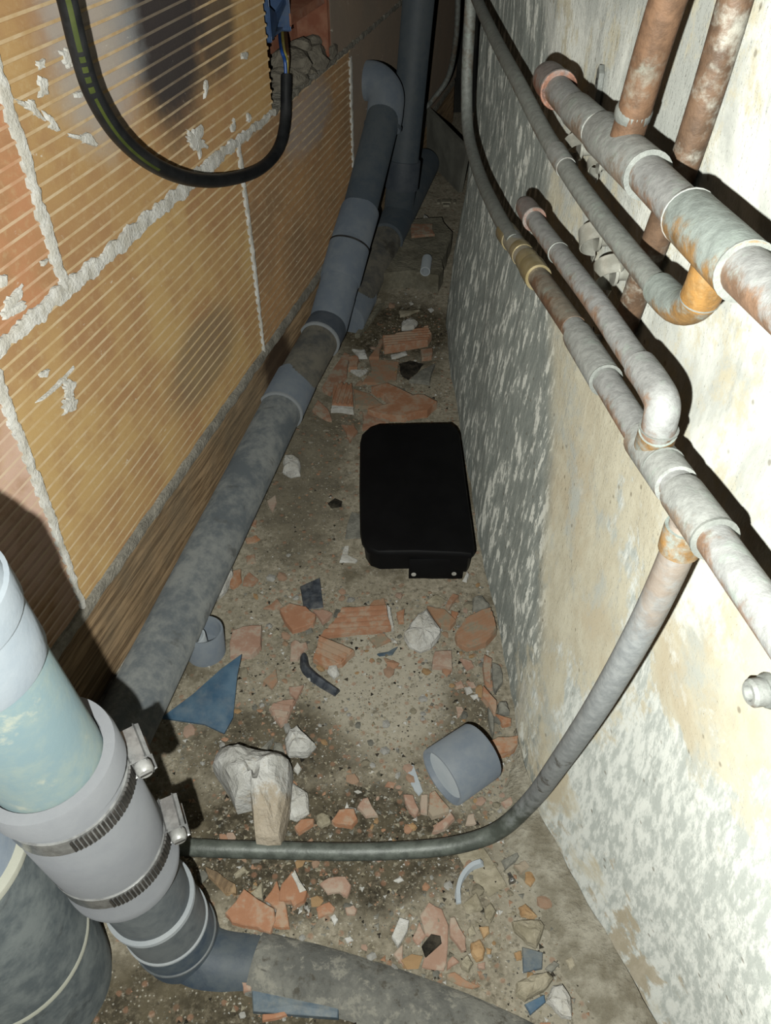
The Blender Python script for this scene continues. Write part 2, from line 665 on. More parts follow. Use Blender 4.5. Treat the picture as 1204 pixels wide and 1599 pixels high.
MAT = {}
MAT['floor'] = m_floor()
MAT['wall_r'] = m_wall_right()
MAT['brick'] = m_brick()
MAT['brick_plain'] = m_brick(True)
MAT['rib'] = m_brick_rib()
MAT['wood'] = m_wood()
MAT['mortar'] = m_simple('white_mortar', (.62, .59, .52), (.80, .78, .73), 60, .9, .1, bump=.7, dust=(.45, .40, .32), dust_amt=.4, bdist=.004)
MAT['bed_mortar'] = m_simple('crumbled_bedding', (.17, .15, .12), (.27, .24, .19), 40, .95, .1, bump=.9, bdist=.006)
MAT['mortar_grey'] = m_simple('grey_mortar', (.26, .24, .20), (.40, .37, .31), 50, .95, .1, bump=.9, bdist=.006)
MAT['concrete_unlit'] = m_simple('unlit_concrete', (.035, .035, .033), (.07, .068, .06), 8, .95, .1, bump=.5)  # back wall: darkness of the unlit far end put into the colour
MAT['concrete_pale'] = m_simple('pale_cement', (.25, .225, .17), (.42, .39, .315), 34, .95, .1, bump=1.0, dust=(.17, .145, .10), dust_amt=.75, bdist=.008)
MAT['concrete'] = m_simple('rough_concrete', (.20, .185, .14), (.29, .265, .20), 30, .95, .1, bump=.9, dust=(.10, .085, .055), dust_amt=.6, bdist=.006)
MAT['terra'] = m_terra()
MAT['terra_hot'] = m_terra('terracotta_clean', (.40, .32, .235), .65, (.35, .17, .09), (.43, .235, .14))
MAT['terra_pink'] = m_terra('terracotta_pink', (.42, .355, .28), .75, (.34, .22, .16), (.42, .30, .235))
MAT['terra_dusty'] = m_terra('terracotta_dusty', (.27, .235, .17), .95, (.33, .19, .11), (.36, .25, .17))
MAT['plaster'] = m_simple('white_plaster', (.50, .485, .445), (.64, .63, .595), 50, .9, .1, bump=.8, dust=(.50, .44, .33), dust_amt=.35, bdist=.005)
MAT['rock'] = m_rock()
MAT['stone'] = m_simple('beige_stone', (.30, .265, .19), (.42, .375, .28), 60, .92, .1, bump=.7, dust=(.20, .17, .11), dust_amt=.6, bdist=.004)
MAT['stone_ochre'] = m_simple('ochre_stone', (.36, .22, .11), (.46, .31, .17), 60, .92, .1, bump=.6, bdist=.004)
MAT['stone_grey'] = m_simple('grey_stone', (.18, .175, .15), (.28, .27, .23), 60, .92, .1, bump=.7, bdist=.004)
MAT['dark_soil'] = m_simple('dark_lump', (.02, .018, .014), (.07, .06, .045), 60, .95, .1, bump=.9, bdist=.005)
MAT['slate'] = m_simple('dark_slate_plastic', (.022, .028, .040), (.07, .08, .095), 90, .6, .4, bump=.4, dust=(.20, .20, .19), dust_amt=.4)
MAT['blue'] = m_simple('blue_plastic', (.045, .10, .165), (.085, .15, .215), 30, .38, .5, bump=.1, dust=(.22, .25, .26), dust_amt=.5)
MAT['blue_dusty'] = m_simple('dusty_blue_plastic', (.06, .095, .13), (.12, .15, .17), 40, .6, .3, bump=.2, dust=(.24, .23, .19), dust_amt=.6)
MAT['box'] = m_simple('black_box_paint', (.005, .005, .0055), (.007, .007, .0075), 20, .45, .2, bump=.03)
MAT['hole'] = m_simple('pale_rivet', (.42, .40, .36), (.55, .53, .48), 40, .5, .4, bump=.1)
MAT['pvc'] = m_pvc('grey_pvc', (.165, .195, .235), (.26, .28, .29), .5)
MAT['pvc_dirty'] = m_pvc('dirty_grey_pvc', (.12, .135, .145), (.27, .275, .26), .85, (.085, .085, .08), .65, .25)
MAT['pvc_mud'] = m_pvc('mud_stained_pvc', (.085, .085, .08), (.20, .18, .14), .8, (.05, .045, .035), .6, .3)
MAT['pvc_dark'] = m_pvc('dark_grey_pvc', (.055, .068, .085), (.12, .13, .145), .45)
MAT['pvc_far'] = m_pvc('far_grey_pvc', (.07, .09, .11), (.13, .14, .14), .5)  # dark grey plastic, lowered further with the elbow's shade in the colour
MAT['pvc_line'] = m_pvc('pale_pvc_edge', (.24, .26, .275), (.32, .33, .33), .5)
MAT['pvc_inner'] = m_pvc('pale_grey_pvc_inside', (.38, .42, .45), (.48, .50, .51), .5)
MAT['pvc_green'] = m_pvc('greenish_pvc', (.125, .175, .19), (.18, .21, .185), .7, (.26, .265, .215), .4, .5)
MAT['pvc_light'] = m_pvc('light_grey_pvc', (.175, .20, .225), (.23, .25, .265), .4, None, .35, .5)
MAT['sleeve'] = m_pvc('grey_rubber_sleeve', (.155, .16, .172), (.185, .19, .198), .5, None, .6, .3)
MAT['old_pipe'] = m_pvc('scuffed_black_pipe', (.060, .072, .078), (.17, .185, .18), .6, (.028, .032, .034), .5, .4)
MAT['old_pipe2'] = m_pvc('scuffed_grey_pipe', (.06, .07, .078), (.15, .16, .158), .5, (.035, .04, .044), .45, .45)
MAT['buried'] = m_buried()
MAT['blue_pvc'] = m_pvc('blue_stained_pvc', (.035, .052, .075), (.11, .125, .125), .55, (.02, .032, .05), .5, .4)
MAT['ring_cream'] = m_pvc('cream_seal', (.30, .30, .25), (.36, .355, .30), .5, None, .6, .3)
MAT['copper'] = m_copper('dusty_copper', (.36, .365, .355), (.33, .20, .125), .43, .15)
MAT['copper_grey'] = m_copper('grey_patina_copper', (.36, .37, .35), (.30, .22, .155), .37, .1)
MAT['copper_bare'] = m_copper('bare_copper', (.30, .26, .205), (.23, .13, .075), .52, .2)
MAT['copper_clean'] = m_copper('copper_cap', (.36, .32, .30), (.42, .20, .13), .5, .4)
MAT['copper_joint'] = m_copper('verdigris_joint', (.31, .35, .325), (.38, .21, .07), .42, .15)
MAT['copper_orange'] = m_copper('fluxed_copper', (.36, .24, .11), (.40, .21, .06), .5, .15)
MAT['tube_grey'] = m_copper('grey_green_tube', (.30, .315, .29), (.25, .20, .15), .36, .15)
MAT['hose'] = m_hose()
MAT['brass'] = m_simple('brass', (.50, .40, .20), (.60, .50, .30), 60, .28, .6, .5, bump=.1)
MAT['brass_dusty'] = m_simple('dusty_brass', (.38, .345, .26), (.46, .42, .33), 60, .45, .4, .2, bump=.15)
MAT['solder'] = m_simple('pale_solder_ring', (.19, .20, .185), (.25, .26, .24), 80, .55, .4, .1, bump=.3)
MAT['zinc'] = m_simple('galvanised_steel', (.42, .41, .35), (.60, .59, .52), 60, .28, .6, .35, bump=.15)
MAT['steel'] = m_simple('stainless_steel', (.34, .335, .32), (.46, .455, .44), 90, .22, .8, .35, bump=.08)
MAT['clamp_band'] = m_simple('clamp_band', (.17, .17, .17), (.27, .27, .265), 90, .25, .9, .3, bump=.08)
MAT['steel_dark'] = m_simple('clamp_slots', (.03, .028, .026), (.06, .055, .05), 60, .5, .4, .2, bump=.1)
MAT['paint_pipe'] = m_copper('paint_splashed_copper', (.46, .44, .375), (.19, .115, .07), .54, .1)
MAT['cable'] = m_simple('black_cable', (.012, .013, .014), (.022, .023, .025), 40, .45, .4, bump=.1, dust=(.06, .06, .06), dust_amt=.4)
MAT['cable_y'] = m_simple('yellow_green_stripe', (.06, .08, .016), (.085, .105, .022), 40, .5, .4, bump=.1)
MAT['wire_blue'] = m_simple('blue_wire', (.02, .08, .32), (.03, .11, .38), 40, .4, .5, bump=.05)
MAT['wire_brown'] = m_simple('brown_wire', (.10, .045, .02), (.14, .07, .03), 40, .4, .5, bump=.05)
MAT['wire_yellow'] = m_simple('yellow_wire', (.36, .29, .06), (.40, .34, .10), 40, .4, .5, bump=.05)
MAT['jbox'] = m_simple('blue_junction_box', (.035, .075, .17), (.06, .11, .22), 40, .4, .5, bump=.1, dust=(.12, .14, .16), dust_amt=.7)
MAT['cell'] = m_simple('red_brick_cell', (.26, .10, .06), (.34, .16, .10), 30, .9, .1, bump=.4, dust=(.40, .33, .27), dust_amt=.4)
MAT['board'] = m_simple('grey_board', (.17, .165, .14), (.23, .225, .19), 14, .9, .1, bump=.2)
MAT['foil'] = m_simple('crumpled_foil', (.62, .62, .62), (.80, .80, .78), 90, .2, .5, .95, bump=.6, bdist=.003)

# ------------------------------------------------------------------ the setting
# floor
V, Fc = [], []
xs = [-1.3 + i * (2.6 / 200) for i in range(201)]
ys = [-0.3 + i * (3.7 / 285) for i in range(286)]
for y in ys:
    for x in xs:
        V.append((x, y, fz(x, y)))
for j in range(len(ys) - 1):
    for i in range(len(xs) - 1):
        a = j * len(xs) + i
        Fc.append((a, a + 1, a + 1 + len(xs), a + len(xs)))
struct(mk('floor', V, Fc, MAT['floor']))

# right wall: uneven plaster, with the return of its far end
V, Fc = [], []
NY, NZ = 150, 90
for j in range(NZ + 1):
    z = -0.03 + 1.75 * j / NZ
    for i in range(NY + 1):
        y = -0.45 + (RW_END + 0.45) * i / NY
        x = RX(y, z)
        x += 0.006 * mnoise.noise(Vector((y * 5, z * 5, 1.7))) + 0.0028 * mnoise.noise(Vector((y * 22, z * 14, 4.1)))
        yy = y
        if i >= NY - 1:
            yy += 0.012 * mnoise.noise(Vector((z * 14, i, 2.2)))
            x += 0.004 * (i == NY)
        V.append((x, yy, z))
W1 = NY + 1
for j in range(NZ):
    for i in range(NY):
        a = j * W1 + i
        Fc.append((a, a + W1, a + 1 + W1, a + 1))
b0 = len(V)
for j in range(NZ + 1):
    v = V[j * W1 + NY]
    V.append((v[0] + .02, v[1] + 0.012, v[2]))
    V.append((v[0] + .9, v[1] + 0.03, v[2]))
for j in range(NZ):
    a, b = j * W1 + NY, (j + 1) * W1 + NY
    c, d = b0 + 2 * j, b0 + 2 * (j + 1)
    Fc.append((a, b, d, c))
    Fc.append((c, d, d + 1, c + 1))
wall_right = struct(mk('wall_right', V, Fc, MAT['wall_r']))

# cement fillet at the foot of the wall, cracked away from it
V, Fc = [], []
n = 70
for i in range(n + 1):
    y = lerp(-.1, .62, i / n)
    wv = (.055 + .016 * mnoise.noise(Vector((y * 14, 2, 0)))) * (1 - sstep(.45, .62, y)) + .004
    hv = .013 + .005 * mnoise.noise(Vector((y * 20, 5, 0)))
    x0 = RX(y, 0)
    cr = .0035 + .0025 * mnoise.noise(Vector((y * 30, 8, 0)))
    for q, hz in ((1.15, -.006), (1.0, .1), (.7, .65), (.35, .9), (cr / max(wv, .01), 1.0), (cr / max(wv, .01), -.8)):
        x = x0 - wv * q
        V.append((x, y, fz(x, y) + hv * hz + .002 * mnoise.noise(Vector((x * 70, y * 70, 1)))))
for i in range(n):
    for k_ in range(5):
        a = i * 6 + k_
        Fc.append((a, a + 1, a + 7, a + 6))
struct(mk('trim_3', V, Fc, MAT['concrete_pale']))

# back of the cavity
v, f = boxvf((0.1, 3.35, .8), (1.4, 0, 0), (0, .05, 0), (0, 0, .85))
struct(mk('wall_back', v, f, MAT['concrete_unlit'], smooth=False))

# left wall: backing, bricks with ribs, mortar
ZB, ZJ, ZT = .175, .5625, .95
L1 = [-.685, -.02, .645, 1.27, 1.95, 2.6]
L2 = [-.54, .125, .806]
v, f = boxvf(WL(.9, .64, -.10), WL_d * 1.75, WL_n * .02, Vector((0, 0, .68)))
wall_left = struct(mk('wall_left', v, f, MAT['mortar_grey'], smooth=False))

PITCHR = .0160
def brick(s0, s1, z0, z1, color, ribbed=True, name='brick'):
    """hollow brick with combed ribs across its face"""
    g = .0035
    s0 += g; s1 -= g; z0 += g; z1 -= g
    prof, crest = [], []
    if ribbed:
        n = int((z1 - z0) / PITCHR)
        pz = (z1 - z0) / n
        for i in range(n):
            zb = z0 + i * pz
            prof += [(zb, -.0012), (zb + pz * .60, -.0014), (zb + pz * .70, .0016), (zb + pz * .90, .0016)]
            crest += [0, 0, 1, 0]
        prof.append((z1, -.0012))
    else:
        prof = [(z0, 0), ((z0 + z1) / 2, .001), (z1, 0)]
        crest = [0, 0]
    ns = 14
    V, Fc, fm = [], [], []
    m = len(prof)
    for i in range(ns + 1):
        s = lerp(s0, s1, i / ns)
        for j, (z, d) in enumerate(prof):
            wob = .0012 * mnoise.noise(Vector((s * 8, z * 9, 3.3)))
            wz = .0014 * mnoise.noise(Vector((s * 5, z * 3, 8.8))) if 0 < j < m - 1 else 0
            V.append(WL(s, z + wz, d + wob))
    for i in range(ns):
        for j in range(m - 1):
            a = i * m + j
            Fc.append((a, a + m, a + m + 1, a + 1))
            fm.append(crest[j])
    o = len(V)
    for s, z in ((s0, z0), (s1, z0), (s1, z1), (s0, z1)):
        V.append(WL(s, z, -.0795))
    last = ns * m
    Fc += [tuple([o] + list(range(0, m)) + [o + 3]), tuple([o + 2] + list(range(last + m - 1, last - 1, -1)) + [o + 1]),
           (o, o + 3, o + 2, o + 1),
           tuple([o + 1] + [i * m for i in range(ns, -1, -1)] + [o]),
           tuple([o + 3] + [i * m + m - 1 for i in range(ns + 1)] + [o + 2])]
    fm += [0] * 5
    ob = mk(name, V, Fc, None, wall_left, smooth=False, mats=[MAT['brick'] if ribbed else MAT['brick_plain'], MAT['rib']], fmat=fm)
    ob.color = (*color, 1)
    return ob

OCH = (.39, .245, .105)
ORG = (.44, .205, .105)
PNK = (.52, .36, .28)
YEL = (.43, .285, .12)
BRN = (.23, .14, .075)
brick(L1[0], L1[1], ZB, ZJ, PNK)
brick(L1[1], L1[2], ZB, ZJ, YEL)
brick(L1[2], L1[3], ZB, ZJ, BRN)
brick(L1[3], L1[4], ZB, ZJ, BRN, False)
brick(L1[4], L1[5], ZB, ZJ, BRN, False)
brick(L2[0], L2[1], ZJ, ZT, ORG)
brick(L2[1], L2[2], ZJ, ZT, OCH)
HOLE1 = WLpx(517, 60)[0]
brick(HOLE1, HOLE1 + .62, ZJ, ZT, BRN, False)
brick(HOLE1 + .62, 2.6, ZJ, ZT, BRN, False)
for s0, s1, c in ((-.75, -.2, OCH), (-.2, .46, ORG), (.46, 1.12, YEL), (1.12, 1.78, BRN), (1.78, 2.6, BRN)):
    brick(s0, s1, ZT, 1.32, c, True)

# mortar joints: ragged ribbons proud of the bricks
def joint(path, w0, w1, parent, mat, amp=.35, name='mortar_joint', proud=.0036, seed=0, step=.0032):
    """path: (s, z) polyline; width from w0 to w1"""
    pts = []
    P = [Vector((a, b, 0)) for a, b in path]
    L = sum((b - a).length for a, b in zip(P, P[1:]))
    acc = 0
    for a, b in zip(P, P[1:]):
        l = (b - a).length
        n = max(2, int(l / step))
        for i in range(n):
            pts.append((a.lerp(b, i / n), (b - a).normalized(), (acc + l * i / n) / L))
        acc += l
    pts.append((P[-1], (P[-1] - P[-2]).normalized(), 1.0))
    V, Fc = [], []
    for q, t, f in pts:
        nrm = Vector((-t.y, t.x, 0))
        w = lerp(w0, w1, f) / 2
        a1 = w * (1 + amp * 1.6 * mnoise.noise(Vector((q.x * 45 + seed, q.y * 45, 1.1))) + amp * .9 * mnoise.noise(Vector((q.x * 170, q.y * 170 + seed, 4.4))))
        a2 = w * (1 + amp * 1.6 * mnoise.noise(Vector((q.x * 45, q.y * 45 + seed, 7.1))) + amp * .9 * mnoise.noise(Vector((q.x * 170 + seed, q.y * 170, 9.4))))
        h = proud * (1 + .5 * mnoise.noise(Vector((q.x * 60, q.y * 60, 2.2))))
        l = q + nrm * max(a1, .0012)
        r = q - nrm * max(a2, .0012)
        V += [WL(l.x, l.y, -.03), WL(l.x, l.y, h * .8), WL(q.x + nrm.x * a1 * .4, q.y + nrm.y * a1 * .4, h), WL(q.x - nrm.x * a2 * .4, q.y - nrm.y * a2 * .4, h), WL(r.x, r.y, h * .8), WL(r.x, r.y, -.03)]
    for i in range(len(pts) - 1):
        for k in range(5):
            a = i * 6 + k
            Fc.append((a, a + 6, a + 7, a + 1))
    return mk(name, V, Fc, mat, parent, smooth=True)

joint([(-.7, ZJ), (.10, ZJ), (.30, ZJ - .001), (.62, ZJ + .002)], .014, .020, wall_left, MAT['mortar'], .5)
joint([(.62, ZJ + .002), (.806, ZJ)], .016, .010, wall_left, MAT['mortar'], .5, seed=3)
joint([(.806, ZJ), (1.3, ZJ), (2.5, ZJ)], .009, .010, wall_left, MAT['mortar_grey'], .5, seed=5)
joint([(L1[1] - .003, ZB), (L1[1] + .002, .36), (L1[1], ZJ)], .008, .015, wall_left, MAT['mortar'], .45, seed=9)
joint([(L1[2], ZB), (L1[2] + .004, .36), (L1[2] - .003, ZJ)], .005, .011, wall_left, MAT['mortar'], .45, seed=11)
joint([(L1[3], ZB), (L1[3], ZJ - .02)], .005, .016, wall_left, MAT['mortar'], .45, seed=12)
joint([(L2[1] + .004, ZJ), (L2[1], .7), (L2[1] - .003, ZT)], .014, .015, wall_left, MAT['mortar'], .4, seed=13)
joint([(L2[2] - .001, .80), (L2[2] - .001, ZT)], .008, .010, wall_left, MAT['mortar'], .4, seed=14)
joint([(-.75, ZT), (2.5, ZT)], .012, .012, wall_left, MAT['mortar'], .4, seed=15, step=.02)
joint([(L1[0], ZB), (L1[0], ZJ)], .010, .012, wall_left, MAT['mortar'], .4, seed=16)

def wall_patch(poly, mat, name='plaster_splash', h=.0016):
    """plaster splashed on the brick face, traced in wall coordinates"""
    P = [Vector((*WLpx(*p), 0)) for p in poly]
    c = sum(P, Vector()) / len(P)
    Q = []
    for a, b in zip(P, P[1:] + P[:1]):
        for k in range(9):
            q = a.lerp(b, k / 9)
            q += (q - c) * (.8 * mnoise.noise(Vector((q.x * 70, q.y * 70, 3))) + .5 * mnoise.noise(Vector((q.x * 230, q.y * 230, 8))))
            Q.append(q)
    n = len(Q)
    V = [WL(q.x, q.y, -.0005) for q in Q] + [WL(c.x + (q.x - c.x) * .88, c.y + (q.y - c.y) * .88, h + .0016) for q in Q] + [WL(c.x, c.y, h + .002)]
    Fc = [(i, (i + 1) % n, n + (i + 1) % n, n + i) for i in range(n)] + [(n + i, n + (i + 1) % n, 2 * n) for i in range(n)]
    return mk(name, V, Fc, mat, wall_left, smooth=False)

for poly in ([(92, 78), (112, 77), (122, 102), (105, 108)], [(60, 120), (70, 125), (73, 150), (60, 148)], [(54, 96), (66, 92), (70, 108), (57, 108)],
             [(25, 157), (50, 155), (65, 185), (45, 175)], [(68, 177), (78, 180), (92, 205), (75, 203)], [(105, 212), (135, 205), (148, 228), (125, 221)],
             [(290, 205), (315, 200), (320, 230), (310, 242), (295, 220)], [(0, 475), (35, 442), (24, 468), (5, 490)], [(2, 488), (44, 466), (30, 486), (6, 500)],
             [(95, 602), (117, 590), (113, 618), (100, 620)], [(95, 626), (116, 618), (115, 640), (97, 648)], [(65, 620), (112, 574), (108, 585), (72, 620)],
             [(358, 195), (364, 186), (366, 205), (361, 210)], [(386, 176), (392, 182), (388, 194), (384, 190)], [(60, 582), (75, 576), (70, 588), (62, 590)],
             [(115, 146), (127, 143), (124, 151), (117, 152)], [(376, 84), (386, 82), (384, 93), (377, 92)], [(318, 128), (322, 122), (324, 140), (319, 146)],
             [(0, 434), (8, 429), (6, 443), (0, 446)], [(62, 408), (72, 404), (70, 416), (64, 416)]):
    wall_patch(poly, MAT['mortar'])

# the gap beside the cut brick: broken brick cell and crumbled bedding mortar
def wbox(name, s0, s1, z0, z1, n0, n1, mat, bev=.002):
    v, f = boxvf(WL((s0 + s1) / 2, (z0 + z1) / 2, (n0 + n1) / 2), WL_d * abs(s1 - s0) / 2, WL_n * abs(n1 - n0) / 2, Vector((0, 0, abs(z1 - z0) / 2)), bev)
    return mk(name, v, f, mat, wall_left, smooth=True)
cs0 = WLpx(460, 60)[0]
ztop = WLpx(485, 18)[1]
zbot = WLpx(488, 62)[1]
wbox('broken_brick_rib', cs0, HOLE1 + .004, ztop - .004, ztop + .012, -.07, -.006, MAT['cell'])
wbox('broken_brick_rib', HOLE1 - .014, HOLE1 + .004, zbot - .05, ZT, -.07, -.003, MAT['cell'])
wbox('broken_brick_back', L2[2], HOLE1, ZJ, ZT, -.078, -.066, MAT['cell'])
def wall_lump(px, py, r, mat, sq=.6, n=-.03, name='mortar_crumb'):
    s, z = WLpx(px, py, n)
    bm = bmesh.new()
    bmesh.ops.create_icosphere(bm, subdivisions=2, radius=1)
    V = []
    for v_ in bm.verts:
        d = 1 + .35 * mnoise.noise(v_.co * 1.9 + Vector((px, py, 0)))
        q = v_.co * d * r
        V.append(WL(s + q.x, z + q.z * sq, n + q.y))
    bm.verts.index_update()
    Fc = [tuple(v_.index for v_ in f_.verts) for f_ in bm.faces]
    bm.free()
    return mk(name, V, Fc, mat, wall_left, smooth=False)
for px, py, r in ((455, 98, .040), (480, 92, .045), (500, 80, .038), (470, 72, .022), (488, 64, .020), (450, 122, .040), (470, 115, .036), (440, 138, .026), (505, 96, .030), (478, 78, .016), (436, 118, .022)):
    wall_lump(px, py, r, MAT['bed_mortar'])

# timber along the foot of the wall and the ragged mortar ledge above it
V, Fc = [], []
n = 60
for i in range(n + 1):
    s = lerp(-.75, 2.55, i / n)
    for z, nn in ((-.03, -.07), (-.03, .004), (.055, .005), (.11, .004), (.166, .003), (.166, -.07)):
        V.append(WL(s, z + .002 * mnoise.noise(Vector((s * 9, z * 50, 0))), nn + .0015 * mnoise.noise(Vector((s * 7, z * 20, 5)))))
for i in range(n):
    for k in range(5):
        a = i * 6 + k
        Fc.append((a, a + 6, a + 7, a + 1))
struct(mk('baseboard_left', V, Fc, MAT['wood']))
V, Fc = [], []
n = 330
for i in range(n + 1):
    s = lerp(-.75, 2.55, i / n)
    j1 = .0035 * mnoise.noise(Vector((s * 25, 0, 0))) + .002 * mnoise.noise(Vector((s * 110, 0, 3)))
    j2 = .003 * mnoise.noise(Vector((s * 30, 7, 0))) + .002 * mnoise.noise(Vector((s * 120, 9, 3)))
    p_ = .006 + .003 * mnoise.noise(Vector((s * 40, 2, 9)))
    for z, nn in ((.161 + j1, -.02), (.162 + j1, p_ * .8), (.171, p_), (.179 + j2, p_ * .5), (.182 + j2, -.02)):
        V.append(WL(s, z, nn))
for i in range(n):
    for k in range(4):
        a = i * 5 + k
        Fc.append((a, a + 5, a + 6, a + 1))
struct(mk('trim_1', V, Fc, MAT['mortar_grey']))
# crumbled mortar along the foot of the timber
V, Fc = [], []
n = 200
for i in range(n + 1):
    s = lerp(-.5, 2.2, i / n)
    wv = .022 + .010 * mnoise.noise(Vector((s * 12, 0, 4)))
    hv = .020 + .010 * mnoise.noise(Vector((s * 18, 3, 4)))
    for k, (nn, z) in enumerate(((0, hv), (wv * .4, hv * .8), (wv * .8, hv * .35), (wv * 1.3, -.004))):
        V.append(WL(s, z + .003 * mnoise.noise(Vector((s * 60, k * 3, 1))), nn + .002))
for i in range(n):
    for k in range(3):
        a = i * 4 + k
        Fc.append((a, a + 4, a + 5, a + 1))
struct(mk('trim_2', V, Fc, MAT['mortar_grey']))

# ------------------------------------------------------------------ drains along the left wall
def ring(name, c, axis, r, wdt, mat, parent, seg=36):
    a = Vector(axis).normalized()
    v, f = lathe(Vector(c) - a * wdt / 2, Vector(c) + a * wdt / 2, [(0, r * .97), (.15, r), (.85, r), (1, r * .97)], seg)
    return mk(name, v, f, mat, parent)

def pipe(name, p0, p1, r, mat, parent, seg=36, prof=None):
    v, f = lathe(p0, p1, prof or [(0, r), (.25, r), (.5, r), (.75, r), (1, r)], seg)
    return mk(name, v, f, mat, parent)

def socket(name, p0, p1, r, mat, parent, lip=True, seg=36):
    """coupling: slightly wider than its pipe, rounded lips"""
    R = r * 1.085
    L = (Vector(p1) - Vector(p0)).length
    e = .004 / L
    prof = [(0, r), (0, R * .985), (e, R), (.5, R), (1 - e, R), (1, R * .985), (1, r)]
    v, f = lathe(p0, p1, prof, seg)
    return mk(name, v, f, mat, parent)

RD = .041
q0 = F(150, 1225, .050); q1 = F(448, 622, .072); q2 = D(512, 508, 1.775); q3 = D(546, 384, 1.80); q4 = D(593, 228, 1.90)
qe = D(607, 138, 1.88)
dr = thing('drain_pipe', 'long grey drain pipe on the floor along the brick wall, rising to an elbow', 'pipe', F(300, 900))
a = (q1 - q0).normalized()
pipe('pipe_section', q0, q1 - a * .03, RD, MAT['pvc_dirty'], dr)
cpl = socket('coupling', q1 - a * .045, q1 + a * .06, RD, MAT['pvc'], dr)
cpl['label'] = 'clean blue-grey coupling sleeve'
ring('collar_ring', q1 - a * .043, a, RD * 1.11, .006, MAT['pvc_line'], dr)
b = (q2 - q1).normalized()
pipe('pipe_section', q1, q2 - b * .02, RD, MAT['pvc_mud'], dr)
socket('coupling', q2 - b * .055, q2 - b * .005, RD, MAT['pvc_dark'], dr)
ring('collar_ring', q2 - b * .056, b, RD * 1.12, .007, MAT['pvc_line'], dr)
c = (q3 - q2).normalized()
bend = crom([q2 - b * .02, q2, q2 + c * .03, q2 + c * .07], 6)
v, f = sweep(bend, RD * 1.06, 36)
mk('elbow', v, f, MAT['pvc'], dr)
pipe('pipe_section', q2 + c * .05, q3 - c * .02, RD * 1.04, MAT['pvc'], dr)
socket('coupling', q3 - c * .085, q3 - c * .002, RD * 1.03, MAT['pvc'], dr)
ring('seal_ring', q3 - c * .001, c, RD * 1.13, .004, MAT['steel_dark'], dr)
d = (q4 - q3).normalized()
socket('coupling', q3 + d * .002, q3 + d * .10, RD * 1.0, MAT['pvc'], dr)
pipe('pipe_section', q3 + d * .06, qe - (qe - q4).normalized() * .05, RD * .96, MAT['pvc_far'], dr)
e = (qe - q4).normalized()
lf = (-WL_n * 1.0)
sock = crom([qe - e * .09, qe - e * .05, qe - e * .012 + lf * .006, qe + lf * .035 + e * .012, qe + lf * .07 + e * .012], 7)
sock = [p for p in sock]
v, f = sweep(sock, RD * 1.04, 32)
mk('elbow', v, f, MAT['pvc'], dr)
ring('collar_ring', qe - e * .085, e, RD * 1.10, .008, MAT['pvc_far'], dr)

# second drain behind it, with the upright joining through a tee
st = thing('vertical_drain', 'dark grey upright drain pipe entering a floor tee at the far end', 'pipe', F(625, 330))
g0 = F(546, 490, .030); g1 = F(606, 368, .060); g2 = F(664, 255, .055)
u0 = F(622, 330, .060); u1 = D(629, 272, 2.10); u2 = D(655, -15, 1.86)
ga = (g2 - g0).normalized()
pipe('pipe_section', g0, g1, RD, MAT['pvc_mud'], st)
socket('coupling', g0 - ga * .03, g0 + ga * .09, RD, MAT['pvc'], st)
ring('collar_ring', g0 + ga * .085, ga, RD * 1.1, .006, MAT['pvc_line'], st)
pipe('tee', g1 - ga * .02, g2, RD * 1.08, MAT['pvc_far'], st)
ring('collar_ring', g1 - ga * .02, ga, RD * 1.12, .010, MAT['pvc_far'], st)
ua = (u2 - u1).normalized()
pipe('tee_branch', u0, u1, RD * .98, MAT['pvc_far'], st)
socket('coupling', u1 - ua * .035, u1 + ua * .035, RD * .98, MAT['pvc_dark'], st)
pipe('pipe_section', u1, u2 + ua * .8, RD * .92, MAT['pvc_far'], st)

# ------------------------------------------------------------------ near stack with the clamped rubber sleeve
AX0 = Vector((-.236, .345, -.01)); AXD = (Vector((-.258, .320, .45)) - Vector((-.236, .345, 0))).normalized()
def AXP(z):
    return AX0 + AXD * ((z - AX0.z) / AXD.z)
stk = thing('waste_stack', 'near grey waste stack joined by a rubber sleeve with two steel clamps', 'pipe', AXP(0))
def stseg(name, z0, z1, prof, mat, seg=56):
    v, f = lathe(AXP(z0), AXP(z1), prof, seg)
    return mk(name, v, f, mat, stk)
RS = .0425
stseg('base_tee', -.02, .075, [(0, RS * 1.04), (.5, RS * 1.05), (.98, RS * 1.05), (1, RS)], MAT['blue_pvc'])
stseg('collar_ring', .030, .036, [(0, RS * 1.04), (.2, RS * 1.09), (.8, RS * 1.09), (1, RS * 1.04)], MAT['old_pipe2'])
stseg('collar_ring', .073, .078, [(0, RS * 1.02), (.2, RS * 1.075), (.8, RS * 1.075), (1, RS * 1.02)], MAT['pvc_line'])
stseg('pipe_section', .07, .14, [(0, RS * 1.03), (1, RS * 1.03)], MAT['old_pipe2'])
stseg('collar_ring', .138, .147, [(0, RS), (.15, RS * 1.08), (.85, RS * 1.08), (1, RS)], MAT['pvc_line'])
stseg('pipe_section', .14, .27, [(0, RS * .98), (1, RS * .98)], MAT['old_pipe2'])
RSL = .0505
stseg('rubber_sleeve', .235, .452, [(0, RS), (0, RSL * 1.02), (.03, RSL * 1.05), (.07, RSL * 1.05), (.09, RSL * .99), (.27, RSL * .99), (.29, RSL * 1.02), (.62, RSL * 1.02), (.64, RSL * .99), (.86, RSL * .99), (.88, RSL * 1.08), (.97, RSL * 1.08), (1, RSL * 1.05), (1, RS * 1.04), (.96, RS * 1.02)], MAT['sleeve'])
stseg('pipe_section', .44, .60, [(0, RS), (1, RS)], MAT['pvc_green'])
